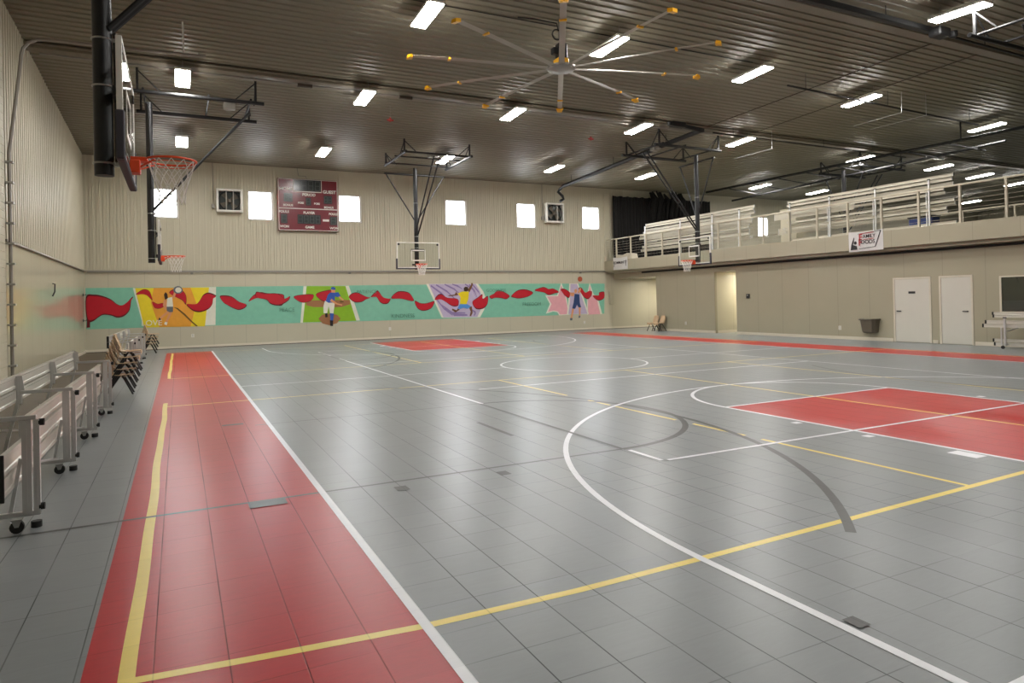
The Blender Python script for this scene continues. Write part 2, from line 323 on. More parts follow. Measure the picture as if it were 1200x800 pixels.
# ------------------------------------------------------------------ room numbers (metres)
XL, D, XM, XW, XE, YN = -3.166, 29.78, 20.385, 20.95, 54.5, -8.0
RIDGE = 10.8
def ceil_z(y): return 7.508+.0463*(D-y) if y > RIDGE else 7.508+.0463*(D-RIDGE)-.0463*(RIDGE-y)
RAILZ = 3.09
MURAL = [
('teal',0,[(-3.13,2.45),(2.90,2.45),(14.83,2.46),(20.34,2.42),(20.27,0.82),(14.79,0.82),(2.88,0.87),(-3.13,0.89)]),
('mwhite',1,[(-1.57,2.43),(1.38,2.44),(1.33,0.90),(-1.23,0.89)]),
('myellow',2,[(-1.50,2.43),(1.12,2.43),(0.94,0.86),(-1.21,0.89)]),
('morange',3,[(-0.86,2.43),(0.44,2.43),(0.64,1.80),(0.42,0.87),(-0.69,0.89),(-0.97,1.84)]),
('mwhite',1,[(4.82,2.44),(6.76,2.44),(7.23,0.89),(4.66,0.87)]),
('mgreen',2,[(4.95,2.44),(6.61,2.43),(7.06,0.88),(4.76,0.88)]),
('mbrown',3,[(4.94,1.79),(5.23,1.82),(6.79,1.81),(6.81,1.62),(6.41,1.50),(5.23,1.53),(4.91,1.62)]),
('mbrown',3,[(5.42,1.03),(5.58,1.19),(5.90,1.23),(6.22,1.17),(6.37,1.00),(6.21,0.80),(5.89,0.72),(5.59,0.81)]),
('mwhite',1,[(10.36,2.49),(12.98,2.48),(13.26,2.10),(13.42,1.69),(13.29,1.22),(13.06,0.85),(11.09,0.89)]),
('mlilac',2,[(10.48,2.48),(12.87,2.47),(13.09,2.10),(13.25,1.69),(13.13,1.28),(12.92,0.87),(11.18,0.90)]),
('mpurple',3,[(10.59,2.44),(11.11,2.08),(11.58,1.52),(11.60,1.45),(11.11,1.98),(10.57,2.37)]),
('mpurple',3,[(10.86,2.47),(11.38,2.17),(11.86,1.71),(11.88,1.65),(11.38,2.08),(10.83,2.41)]),
('mpurple',3,[(11.28,2.49),(11.76,2.27),(12.03,2.01),(12.05,1.95),(11.76,2.18),(11.26,2.43)]),
('mpurple',3,[(11.66,2.49),(11.93,2.42),(12.15,2.26),(12.17,2.21),(11.93,2.33),(11.64,2.44)]),
('mpurple',3,[(12.54,2.48),(12.81,2.17),(12.97,1.70),(12.99,1.62),(12.81,2.05),(12.51,2.40)]),
('mpurple',3,[(12.71,2.48),(13.03,2.11),(13.13,1.69),(13.16,1.62),(13.03,2.00),(12.68,2.41)]),
('mpurple',3,[(12.32,2.49),(12.70,2.26),(12.86,1.85),(12.88,1.78),(12.70,2.17),(12.29,2.44)]),
('mpurple',3,[(11.26,1.38),(11.74,1.07),(12.39,1.02),(12.41,0.94),(11.73,0.95),(11.23,1.31)]),
('mpurple',3,[(11.10,1.52),(11.63,1.15),(12.28,1.11),(12.30,1.05),(11.63,1.07),(11.08,1.47)]),
('mpurple',3,[(12.62,1.27),(12.84,1.14),(12.73,0.99),(12.75,0.91),(12.84,1.02),(12.60,1.20)]),
('mpurple',3,[(10.84,1.83),(11.20,1.37),(11.63,1.01),(11.65,0.95),(11.20,1.28),(10.82,1.77)]),
('mwhite',1,[(17.66,2.48),(17.92,1.93),(18.12,0.83),(17.49,0.81),(17.38,0.98),(17.15,1.02),(16.71,0.92),(16.96,1.41),(16.70,1.86),(17.40,1.85)]),
('mpink',2,[(17.65,2.35),(17.86,1.88),(18.06,0.86),(17.55,0.85),(17.44,1.01),(17.15,1.07),(16.84,1.01),(17.05,1.40),(16.81,1.80),(17.45,1.80)]),
('mwhite',1,[(19.39,2.47),(19.63,1.85),(19.87,1.75),(20.14,0.80),(19.18,0.80),(19.20,1.76)]),
('mpink',2,[(19.39,2.34),(19.55,1.80),(19.80,1.67),(20.02,0.80),(19.24,0.80),(19.27,1.76)]),
('mwhite',3,[(18.14,2.44),(18.66,2.44),(18.97,1.76),(19.30,0.82),(17.95,0.85),(18.05,1.43)]),
('mlilac',4,[(18.21,2.42),(18.60,2.42),(18.88,1.74),(19.21,0.84),(18.04,0.86),(18.14,1.43)]),
('mribbon',5,[(-3.12,2.12),(-2.86,2.20),(-2.59,2.15),(-2.31,2.01),(-2.12,1.83),(-1.95,1.77),(-1.77,1.89),(-1.60,2.09),(-1.57,2.06),(-1.63,1.97),(-1.69,1.59),(-1.87,1.36),(-2.10,1.30),(-2.32,1.39),(-2.57,1.42),(-2.74,1.32),(-2.92,1.18),(-3.10,1.24)]),
('mribbon',5,[(-1.48,2.18),(-1.27,2.36),(-1.10,2.37),(-0.98,2.25),(-0.91,1.95),(-0.99,2.02),(-1.10,2.14),(-1.25,2.19)]),
('mribbon',5,[(-0.92,1.89),(-0.73,1.80),(-0.55,1.83),(-0.52,1.69),(-0.68,1.61),(-0.85,1.66)]),
('mribbon',5,[(-0.32,2.25),(-0.12,2.38),(0.14,2.32),(0.28,2.09),(0.26,1.75),(0.13,1.93),(-0.17,2.10)]),
('mribbon',5,[(0.28,1.76),(0.59,1.75),(0.74,1.86),(0.91,2.14),(1.12,2.22),(1.38,2.09),(1.27,1.99),(1.22,1.73),(1.05,1.53),(0.74,1.43),(0.48,1.52)]),
('mribbon',5,[(1.51,2.06),(1.70,2.10),(1.97,2.04),(2.23,1.83),(2.52,1.70),(2.45,1.56),(2.23,1.48),(2.01,1.56),(1.80,1.69),(1.64,1.81)]),
('mribbon',5,[(2.60,1.82),(2.79,2.08),(3.07,2.21),(3.35,2.16),(3.92,2.12),(4.02,1.97),(3.91,1.62),(3.45,1.74),(3.29,1.96),(2.90,1.96)]),
('mribbon',5,[(2.90,2.22),(3.07,2.20),(3.23,2.15),(3.75,2.14),(4.04,1.91),(4.26,2.02),(4.17,1.82),(3.82,1.63),(3.48,1.70),(3.31,1.88),(2.90,2.00)]),
('mribbon',5,[(4.42,2.02),(5.19,2.09),(5.16,1.84),(4.87,1.73),(4.61,1.79)]),
('mribbon',5,[(5.33,2.09),(5.78,2.25),(6.01,2.22),(5.91,1.78),(5.59,1.79)]),
('mribbon',5,[(6.75,1.96),(6.89,2.10),(7.13,2.14),(7.37,2.02),(7.56,1.93),(7.71,1.89),(7.51,1.82),(7.32,1.71),(7.03,1.70),(6.84,1.81)]),
('mribbon',5,[(7.73,1.94),(8.00,2.20),(8.10,2.17),(8.29,1.91),(8.54,1.83),(8.64,1.82),(8.53,1.63),(8.33,1.59),(8.14,1.69),(8.00,1.91),(7.85,1.94)]),
('mribbon',5,[(8.66,1.85),(8.94,2.14),(9.29,2.16),(9.55,2.06),(9.74,1.76),(9.69,1.70),(9.54,1.72),(9.13,1.82)]),
('mribbon',5,[(9.79,1.72),(10.05,1.60),(10.36,1.59),(10.74,1.68),(10.62,1.39),(10.41,1.27),(10.15,1.24),(9.94,1.33),(9.82,1.51)]),
('mribbon',5,[(10.76,1.74),(10.90,1.96),(11.11,2.01),(11.38,1.83),(11.91,1.76),(11.94,1.46),(11.74,1.40),(11.53,1.47),(11.32,1.62),(11.05,1.76)]),
('mribbon',5,[(12.67,1.61),(12.97,1.82),(13.20,1.97),(13.22,1.74),(13.49,1.88),(13.48,1.53),(13.30,1.30),(13.01,1.23),(12.79,1.31)]),
('mribbon',5,[(13.57,1.86),(13.83,1.99),(14.00,2.15),(14.23,2.12),(14.47,2.01),(14.68,1.85),(14.49,1.70),(14.23,1.75),(13.88,1.78),(13.68,1.73)]),
('mribbon',5,[(14.76,1.84),(15.06,2.10),(15.42,2.18),(15.78,2.12),(16.00,1.99),(15.77,1.83),(15.47,1.75),(15.17,1.72),(14.93,1.76)]),
('mribbon',5,[(16.08,2.11),(16.51,2.27),(16.73,2.25),(16.90,2.17),(17.18,2.19),(17.50,2.01),(17.23,1.94),(16.89,1.86),(16.62,2.00)]),
('mribbon',5,[(17.61,2.14),(17.81,2.18),(18.15,1.98),(18.10,1.70),(17.86,1.81),(17.69,2.01)]),
('mribbon',5,[(18.68,2.17),(18.86,2.22),(19.09,1.96),(19.33,2.04),(19.52,2.01),(19.48,1.80),(19.26,1.61),(19.02,1.71),(18.85,1.92)]),
('mribbon',5,[(19.57,1.80),(19.93,1.80),(19.96,1.95),(20.18,2.00),(20.30,1.95),(20.27,1.64),(19.95,1.52),(19.71,1.62)]),
('mline',5,[(-3.10,1.24),(-3.00,1.19),(-3.00,0.96),(-3.11,0.95)]),
('mskin',6,[(-0.52,1.94),(-0.45,1.97),(-0.41,1.60),(-0.48,1.55),(-0.55,1.74)]),
('mskin',6,[(-0.38,1.54),(-0.26,1.51),(-0.66,1.17),(-0.71,1.23)]),
('mskin',6,[(-0.31,1.51),(-0.20,1.51),(-0.42,1.03),(-0.49,1.05)]),
('mskin',6,[(-0.22,2.05),(-0.14,2.27),(-0.07,2.33),(-0.06,2.26),(-0.15,1.99)]),
('mblack',7,[(-0.69,1.27),(-0.63,1.20),(-0.68,1.11),(-0.72,1.15)]),
('mwhite',7,[(-0.49,1.09),(-0.40,1.06),(-0.43,0.95),(-0.52,0.99)]),
('mgrey',7,[(-0.42,1.70),(-0.19,1.70),(-0.20,1.47),(-0.32,1.46),(-0.42,1.52)]),
('mwhite',8,[(-0.40,2.02),(-0.22,2.06),(-0.19,1.68),(-0.42,1.68)]),
('mhair',8,[(-0.51,2.16),(-0.45,2.26),(-0.39,2.19),(-0.37,2.02),(-0.47,1.95)]),
('mgrey',7,[(0.17,2.33),(0.14,2.25),(0.08,2.20),(-0.01,2.18),(-0.09,2.20),(-0.16,2.26),(-0.18,2.34),(-0.15,2.42),(-0.09,2.47),(-0.00,2.50),(0.08,2.47),(0.14,2.41)]),
('mwhite',8,[(0.12,2.33),(0.10,2.28),(0.06,2.24),(0.00,2.23),(-0.05,2.24),(-0.09,2.28),(-0.11,2.34),(-0.09,2.39),(-0.05,2.43),(0.01,2.44),(0.06,2.43),(0.10,2.39)]),
('mdark',6,[(-0.18,1.66),(-0.03,1.62),(0.22,1.39),(0.47,1.09),(0.68,0.88),(0.62,0.87),(0.42,1.07),(0.17,1.35),(-0.06,1.58)]),
('mskin',7,[(5.98,2.29),(6.15,2.29),(6.16,2.15),(6.07,2.10),(5.99,2.15)]),
('mblue',8,[(5.97,2.29),(5.99,2.38),(6.08,2.40),(6.16,2.36),(6.18,2.27),(6.08,2.26)]),
('mblue',7,[(5.83,2.04),(5.94,2.15),(6.15,2.14),(6.29,2.16),(6.39,1.99),(6.24,1.94),(6.14,1.99),(6.12,1.71),(5.86,1.70),(5.74,1.78)]),
('mskin',8,[(5.98,1.88),(6.23,1.68),(6.46,1.62),(6.44,1.56),(6.18,1.63),(5.93,1.77)]),
('mskin',8,[(6.33,1.99),(6.54,1.82),(6.47,1.78),(6.31,1.91)]),
('mdark',9,[(6.33,1.76),(6.49,1.78),(6.52,1.71),(6.37,1.70)]),
('mwhite',6,[(5.71,1.80),(6.13,1.69),(6.06,1.23),(5.92,1.22),(5.86,1.55),(5.79,1.24),(5.64,1.26),(5.64,1.56)]),
('mblack',7,[(5.70,1.24),(5.80,1.26),(5.81,1.08),(5.71,1.07)]),
('mblue',7,[(5.91,1.25),(6.08,1.23),(6.04,0.92),(5.92,0.92)]),
('mblack',8,[(5.90,0.94),(6.04,0.93),(6.03,0.68),(5.91,0.70)]),
('mdskin',6,[(11.84,2.10),(11.95,1.94),(11.65,1.90),(11.43,1.90),(11.46,1.94),(11.76,1.97)]),
('mdskin',6,[(12.42,2.17),(12.62,2.42),(12.62,2.51),(12.71,2.51),(12.70,2.39),(12.53,2.07)]),
('mhair',8,[(12.23,2.27),(12.31,2.34),(12.45,2.32),(12.45,2.17),(12.31,2.11),(12.24,2.14)]),
('mdskin',7,[(12.31,2.27),(12.47,2.27),(12.46,2.14),(12.34,2.10)]),
('mbright',7,[(11.92,2.02),(12.14,2.11),(12.50,2.10),(12.46,1.75),(12.35,1.49),(12.02,1.51),(12.05,1.84)]),
('msky',7,[(12.01,1.51),(12.40,1.50),(12.60,1.39),(12.40,1.27),(12.21,1.33),(12.01,1.28),(11.89,1.31)]),
('mdskin',6,[(11.90,1.31),(12.01,1.25),(11.79,1.12),(11.60,1.24),(11.63,1.31),(11.85,1.22)]),
('mdskin',6,[(12.48,1.35),(12.63,1.39),(12.67,1.08),(12.58,0.91),(12.51,0.93),(12.57,1.14)]),
('mskin',7,[(18.42,2.10),(18.54,2.17),(18.62,2.07),(18.53,1.92),(18.44,1.97)]),
('mskin',7,[(18.15,1.98),(18.44,1.97),(18.38,1.77),(18.20,1.80)]),
('mskin',7,[(18.62,1.97),(18.74,2.19),(18.83,2.22),(18.83,2.09),(18.73,1.92)]),
('mnavy',8,[(18.44,1.90),(18.73,1.87),(18.75,1.42),(18.82,1.19),(18.66,1.19),(18.57,1.34),(18.45,1.12),(18.27,1.15),(18.37,1.47)]),
('mskin',7,[(18.27,1.15),(18.39,1.13),(18.26,0.65),(18.16,0.63)]),
('mskin',7,[(18.67,1.19),(18.79,1.19),(18.75,0.71),(18.69,0.72)]),
('mgrey',8,[(18.13,0.66),(18.28,0.65),(18.26,0.53),(18.13,0.53)]),
('mgrey',8,[(18.66,0.77),(18.76,0.76),(18.75,0.66),(18.64,0.64)]),
('mball',8,[(18.93,2.67),(18.92,2.61),(18.88,2.56),(18.82,2.54),(18.76,2.54),(18.70,2.56),(18.66,2.61),(18.65,2.67),(18.66,2.73),(18.70,2.77),(18.76,2.80),(18.82,2.80),(18.88,2.77),(18.92,2.73)]),
]
# ================================================================== STRUCTURE
# ---- floor: one mesh, tile fields and painted lines
fl = MB(); LV = {'f': 0, 'a': .0008, 'b': .0016, 'c': .0024, 'd': .0032}
FM = ['gray', 'red', 'tape_white', 'tape_yellow', 'tape_dark', 'brownfloor']
FD = []
def fput(m, z, faces): FD.append((z, len(FD), m, faces))
def fquad(x0, y0, x1, y1, m, z): fput(m, z, [[(x0, y0), (x1, y0), (x1, y1), (x0, y1)]])
def fx(y, x0, x1, m, z, w=.056): fquad(min(x0, x1), y-w/2, max(x0, x1), y+w/2, m, z)
def fy(x, y0, y1, m, z, w=.056): fquad(x-w/2, min(y0, y1), x+w/2, max(y0, y1), m, z)
def farc(cx, cy, R, a0, a1, m, z, w=.056, n=72):
    a0, a1 = math.radians(a0), math.radians(a1); F = []
    for i in range(n):
        s, t = a0+(a1-a0)*i/n, a0+(a1-a0)*(i+1)/n
        q = [(cx+(R-w/2)*math.cos(s), cy+(R-w/2)*math.sin(s)), (cx+(R+w/2)*math.cos(s), cy+(R+w/2)*math.sin(s)),
             (cx+(R+w/2)*math.cos(t), cy+(R+w/2)*math.sin(t)), (cx+(R-w/2)*math.cos(t), cy+(R-w/2)*math.sin(t))]
        F.append(q if a1 > a0 else q[::-1])
    fput(m, z, F)
fquad(XL, YN, XE, D, 'gray', 0)
fquad(XL, 4.0, -1.52, D, 'brownfloor', .0004)
YF = 27.45
A, B_, C_, D_ = LV['a'], LV['b'], LV['c'], LV['d']
fquad(-.41, 0, 1.08, YF-.3, 'red', A); fquad(16.75, 0, 18.25, YF+.2, 'red', A)
CX, CY, NF, FF = 8.9, 14.49, 7.355, 21.8
fquad(CX-1.83, 1.55, CX+1.83, NF, 'red', A); fquad(CX-1.83, FF, CX+1.83, YF, 'red', A)
# white basketball court
fy(1.08, 0, YF-.3, 'tape_white', C_); fy(16.72, 0, YF, 'tape_white', C_)
fx(1.55, 1.08, 16.72, 'tape_white', C_)
for s, fy_, base in ((1, NF, 1.55), (-1, FF, YF)):
    fx(fy_, CX-1.83, CX+1.83, 'tape_white', C_)
    fy(CX-1.83, base, fy_, 'tape_white', C_); fy(CX+1.83, base, fy_, 'tape_white', C_)
    farc(CX, fy_, 1.83, 0, 180*s, 'tape_white', C_)
    hc = base+s*1.58
    farc(CX, hc, 6.05, 0, 180*s, 'tape_white', C_, n=120)
    fy(CX-6.05, base, hc, 'tape_white', C_); fy(CX+6.05, base, hc, 'tape_white', C_)
    for q in (2.39, 3.44, 4.42):
        for sd in (-1, 1):
            L = .28 if q == 2.39 else .1; yy = base+s*q; o = .03 if q == 2.39 else 0
            fquad(CX+sd*(1.92-o), yy-L/2, CX+sd*(2.04+o), yy+L/2, 'tape_white', C_)
farc(CX, CY, 1.83, 0, 360, 'tape_white', C_)
# white volleyball court along the hall
fx(14.6, 1.08, 7.07, 'tape_white', D_, .05); fx(14.6, 10.73, 16.72, 'tape_white', D_, .05)
fx(11.3, 4.9, 13.55, 'tape_white', D_, .05); fx(17.95, 4.25, 13.55, 'tape_white', D_, .05)
fy(4.25, 9.66, 20.2, 'tape_white', D_, .05); fy(4.25, 5.3, 5.83, 'tape_white', D_, .05)
fx(5.28, 4.31, 13.55, 'tape_white', D_, .05); fy(13.55, 5.28, 20.6, 'tape_white', D_, .05)
fx(23.7, 4.6, 13.2, 'tape_white', D_, .05); fy(4.25, 21.4, 23.5, 'tape_white', D_, .05)
# yellow cross courts
for y0, y1 in ((3.24, 12.4), (17.25, 26.6)):
    if y0 > 5: fx(y0, -.22, 18.1, 'tape_yellow', B_)
    fx(y1, -.22, 18.1, 'tape_yellow', B_, .05)
    fy(18.1, y0, y1, 'tape_yellow', B_)
fy(8.95, 3.24, 12.4, 'tape_yellow', B_+.0004, .05); fy(12.02, 3.24, 12.4, 'tape_yellow', B_, .05)
fy(8.95, 17.25, 26.6, 'tape_yellow', B_+.0004, .05); fy(12.02, 17.25, 26.6, 'tape_yellow', B_, .05); fy(5.82, 17.25, 26.6, 'tape_yellow', B_, .05)
for a, b in ((3.26, 5.5), (5.75, 6.62), (6.95, 8.3), (8.45, 9.05), (9.7, 12.4)): fy(5.82, a, b, 'tape_yellow', B_, .05)
# wandering yellow boundary on the red strip
P = [(-.25, 3.365), (.4, 3.285), (1.08, 3.21), (1.96, 3.185), (2.84, 3.2), (4.3, 3.24), (6.65, 3.31), (10, 3.34), (18.1, 3.36)]
fput('tape_yellow', B_, [[(xa, ya-.029), (xb, yb-.029), (xb, yb+.029), (xa, ya+.029)] for (xa, ya), (xb, yb) in zip(P, P[1:])])
for y0, y1 in ((3.33, 12.85), (17.3, 26.9)):
    n = 60; P = []
    for i in range(n+1):
        y = y0+(y1-y0)*i/n; P.append((-.222+.006*math.sin(y*1.3)+.004*math.sin(y*2.9+1), y))
    fput('tape_yellow', B_+.0004, [[(xa-.034, ya), (xa+.034, ya), (xb+.034, yb), (xb-.034, yb)] for (xa, ya), (xb, yb) in zip(P, P[1:])])
# dark cross-court basketball lines
for cy_ in (7.82, 21.15):
    s = 1
    fx(cy_-1.9, -1.5, 4.22, 'tape_dark', B_+.0004, .04); fx(cy_+1.9, .9, 4.22, 'tape_dark', B_+.0004, .03)
    fy(4.22, cy_-1.9, cy_+1.88, 'tape_dark', D_, .045)
    farc(4.22, cy_, 1.9, -90, 90, 'tape_dark', B_+.0004, .075)
    farc(-.04, cy_-.25, 6.08, -48, 60, 'tape_dark', B_+.0006, .07)
    farc(18.1, cy_-.25, 6.08, 150, 200, 'tape_dark', B_+.0006, .05)
fquad(.48, 5.73, .77, 5.90, 'tape_dark', D_); fquad(.5, 9.88, .77, 9.98, 'tape_dark', D_)
for x in (1.71, 2.69): fquad(x-.055, 5.60, x+.055, 5.74, 'tape_dark', D_)
fquad(3.51, 7.17, 3.57, 8.22, 'tape_dark', D_); fquad(2.9, 2.16, 2.98, 2.26, 'tape_dark', D_)
for i, (z, _, m, faces) in enumerate(sorted(FD, key=lambda q: q[:2])):
    fl.k = FM.index(m)
    for f in faces: fl.face([(x, y, i*.00006) for x, y in f])
struct(fl.build('floor', FM, fix=False))

# ---- ribbed sheet: profile stations along one axis
WALLP = ((0, 0), (.100, 0), (.104, .014), (.126, .014), (.130, 0), (.2125, 0), (.213, -.028), (.228, -.028))
CEILP = ((0, 0), (.176, 0), (.196, .030), (.222, .030), (.242, 0))
def stations(a, b, p, prof, extra=()):
    st = []; x = math.floor(a/p)*p
    while x < b+p:
        for o, d in prof: st.append((x+o, d))
        x += p
    def depth(q):
        for (u, du), (v, dv) in zip(st, st[1:]):
            if u <= q <= v: return du+(dv-du)*(q-u)/(v-u) if v > u else du
        return 0
    S = [(a, depth(a)), (b, depth(b))]+[(x, d) for x, d in st if a < x < b]+[(e, depth(e)) for e in extra if a < e < b]
    return sorted(set(S))
# ceiling
c = MB()
for ya, yb in ((YN, RIDGE), (RIDGE, D+.05)):
    for (u, du), (v, dv) in zip(*(lambda S: (S, S[1:]))(stations(ya, yb, .25, CEILP))):
        za, zb = ceil_z(u)-du, ceil_z(v)-dv
        if u >= RIDGE: za = 7.508+.0463*(D-u)-du
        c.face([(XL-.1, u, za), (XL-.1, v, zb), (XE, v, zb), (XE, u, za)])
# roof deck above the liner closes the room
for ya, yb in ((YN, RIDGE), (RIDGE, D+.05)):
    c.face([(XL-.1, ya, ceil_z(ya)+.12), (XE, ya, ceil_z(ya)+.12), (XE, yb, ceil_z(yb)+.12), (XL-.1, yb, ceil_z(yb)+.12)])
struct(c.build('ceiling', ['ceil'], fix=False))
# back wall above the rail, with window openings
WIN = [(-.80, .05, 5.22, 6.33), (2.68, 3.63, 5.25, 6.40), (6.40, 7.36, 5.28, 6.41), (11.40, 12.44, 5.30, 6.44), (15.19, 16.22, 5.28, 6.45), (19.03, 20.08, 5.31, 6.44), (31.62, 32.44, 5.2, 6.33)]
wb = MB(); ex = [e for w_ in WIN for e in w_[:2]]
S = stations(XL, XE, .2286, WALLP, ex)
ZT = ceil_z(D)+.08
for (u, du), (v, dv) in zip(S, S[1:]):
    mid = (u+v)/2; h = [w_ for w_ in WIN if w_[0] < mid < w_[1]]
    zs = [(RAILZ, ZT)] if not h else [(RAILZ, h[0][2]), (h[0][3], ZT)]
    for z0, z1 in zs: wb.face([(u, D-du, z0), (v, D-dv, z0), (v, D-dv, z1), (u, D-du, z1)])
for x0, x1, z0, z1 in WIN:   # reveals
    for f in ([(x0, D, z0), (x1, D, z0), (x1, D+.16, z0), (x0, D+.16, z0)], [(x0, D, z1), (x1, D, z1), (x1, D+.16, z1), (x0, D+.16, z1)],
              [(x0, D, z0), (x0, D+.16, z0), (x0, D+.16, z1), (x0, D, z1)], [(x1, D, z0), (x1, D+.16, z0), (x1, D+.16, z1), (x1, D, z1)]): wb.face(f)
wb.k = 1
wb.box(XL, D-.004, 0, XE, D+.12, RAILZ)
# painted mural on the smooth lower panels (part of the wall surface)
MK = ['rib', 'panel_x']+list(MU.keys())
for im, (cname, layer, pts) in enumerate(sorted(MURAL, key=lambda q: q[1])):
    wb.k = MK.index(cname); y = D-.006-.0015*layer-.00012*im
    if cname == 'mribbon':    # painted dark edge and a lighter fold
        pts = smooth_loop(pts)
        wb.k = MK.index('mline'); paint(wb, pts, y); wb.k = MK.index(cname)
        cx = sum(p[0] for p in pts)/len(pts); cz = sum(p[1] for p in pts)/len(pts)
        pts = [(cx+(p[0]-cx)*.965, cz+(p[1]-cz)*.86) for p in pts]; y -= .00006
    paint(wb, pts, y)
wall_back = struct(wb.build('wall_back', MK, fix=False))
for body, x, z, s in (('LOVE', -.95, 1.05, .3), ('PEACE', 4.12, 1.44, .22), ('PATIENCE', 7.55, 2.16, .2), ('KINDNESS', 9.2, 1.03, .24), ('GOODNESS', 13.95, 2.14, .2), ('FREEDOM', 15.9, 1.42, .24)):
    o = text('painted_lettering', body, s, (x, D-.034, z), ROT_BACK, 'mwhite' if body == 'LOVE' else 'mlet', wall_back, .001)
def window(n, x0, x1, z0, z1):
    t = bpy.data.objects.new('window_%d' % n, None); COL.objects.link(t); t.location = (x0, D, z0); ORG[t.name] = Vector((x0, D, z0)); struct(t)
    f = MB(); w_ = .05; yo = D-.022
    f.box(x0-.03, yo, z0-.04, x1+.03, D+.10, z0+.02); f.box(x0-.03, yo, z1-.02, x1+.03, D+.10, z1+.03)
    f.box(x0-.03, yo, z0, x0+.02, D+.10, z1); f.box(x1-.06, yo, z0, x1+.03, D+.10, z1)
    f.build('window_frame', 'white', t)
    g = MB(); g.box(x0+.02, D+.10, z0+.02, x1-.06, D+.106, z1-.02); g.build('pane', 'wglass', t)
for i, a in enumerate(WIN): window(i+1, *a)
# left wall: ribbed above, glossy smooth panels below, overhead door bay nearer the camera
wl = MB(); YD0, YD1 = 10.9, 16.86
S = stations(YN, D, .2286, WALLP, (YD0, YD1))
for (u, du), (v, dv) in zip(S, S[1:]):
    mid = (u+v)/2; z0 = 7.15 if YD0 < mid < YD1 else RAILZ
    wl.face([(XL+du, u, z0), (XL+dv, v, z0), (XL+dv, v, 8.6), (XL+du, u, 8.6)])
wl.k = 1
wl.box(XL-.12, YD1, 0, XL+.004, D, RAILZ); wl.box(XL-.12, YN, 0, XL+.004, YD0, RAILZ)
struct(wl.build('wall_left', ['rib', 'panel_gloss'], fix=False))
dr = bpy.data.objects.new('door_3', None); COL.objects.link(dr); dr.location = (XL, YD0, 0); ORG[dr.name] = Vector((XL, YD0, 0)); struct(dr)
d = MB(); z = 0
while z < 7.1:
    for (za, zb, e) in ((0, .006, .0), (.006, .16, .02), (.16, .166, .012), (.166, .33, .02), (.33, .336, .012), (.336, .5, .02)):
        d.box(XL-.05, YD0, z+za, XL+e, YD1, min(z+zb, 7.15))
    z += .5
d.build('door_panel', 'rib', dr)
wf = MB(); wf.box(XL-.1, YN-.1, 0, XE, YN, 8.6); struct(wf.build('wall_front', ['panel_x'], fix=False))
we = MB()
for (u, du), (v, dv) in zip(*(lambda S: (S, S[1:]))(stations(YN, D, .2286, WALLP))):
    we.face([(XE-du, u, 0), (XE-dv, v, 0), (XE-dv, v, 8.6), (XE-du, u, 8.6)])
struct(we.build('wall_east', ['rib'], fix=False))
# right wall under the mezzanine, two hallway openings
wr = MB(); OPEN = [(21.0, 22.25), (26.25, D)]; HZ = 2.66
ycur = YN
for a, b in OPEN:
    wr.box(XW, ycur, 0, XW+.12, a, 2.95); wr.box(XW, a, HZ, XW+.12, b, 2.95); ycur = b
struct(wr.build('wall_right', ['panel_y'], fix=False))
# openings for doors are drawn in the leaf; hallway shells behind
for nm_, bx in (('wall_hallway', (XW+.12, 22.25, 0, 24.2, 22.37, HZ)), ('wall_hallway', (XW+.12, 20.9, 0, 24.2, 21.0, HZ)), ('wall_hallway', (24.2, 20.9, 0, 24.3, 22.37, HZ)), ('ceiling_hallway', (XW+.12, 20.9, HZ, 24.3, 22.37, HZ+.05)),
                ('wall_hallway', (XW+.12, 26.1, 0, 24.9, 26.25, HZ)), ('wall_hallway', (24.8, 26.25, 0, 24.9, D, HZ)), ('ceiling_hallway', (XW+.12, 26.1, HZ, 24.9, D, HZ+.05))):
    wh = MB(); wh.box(*bx); struct(wh.build(nm_, ['panel_x'], fix=False))
wi = MB(); wi.box(27.3, YN, 0, 27.4, D, 3.1); struct(wi.build('wall_inner', ['panel_y'], fix=False))
# mezzanine slab and fascia
mz = MB(); mz.box(XM, YN, 3.05, 27.4, D-.005, 3.10); mz.box(XM-.02, YN, 3.05, XM+.12, D-.005, 3.60, .006); mz.box(XM+.12, YN, 3.50, 27.4, D-.005, 3.585); mz.box(XM+.15, YN, 2.95, XW+.12, D-.005, 3.05)
struct(mz.build('floor_mezzanine', ['panel_y'], fix=False))
t_ = MB(); t_.box(XM-.01, D-.05, 3.6, XM+.28, D-.005, 7.2, .004); struct(t_.build('trim_1', ['rib']))
t_ = MB(); t_.box(XW-.06, YN, 2.86, XW, 27.3, 2.93, .004); struct(t_.build('trim_2', ['black']))
# top trims of the panels
t_ = MB(); t_.box(XL, D-.045, RAILZ-.03, XM, D-.002, RAILZ+.02, .004); struct(t_.build('trim_3', ['galv']))
t_ = MB(); t_.box(XL, YD1+.05, RAILZ-.03, XL+.045, D, RAILZ+.02, .004); struct(t_.build('trim_4', ['galv']))
# roof frames
for i, (y, w_, dp, m) in enumerate(((19.36, .30, .10, 'beamc'), (10.75, .30, .16, 'beamc'))):
    t_ = MB(); z = ceil_z(y)-.02; t_.box(XL, y-w_/2, z-dp, XE, y+w_/2, z+.03, .006); t_.box(XL, y-w_/2-.12, z-.035, XE, y+w_/2+.12, z-.01)
    struct(t_.build('trim_%d' % (5+i), [m]))
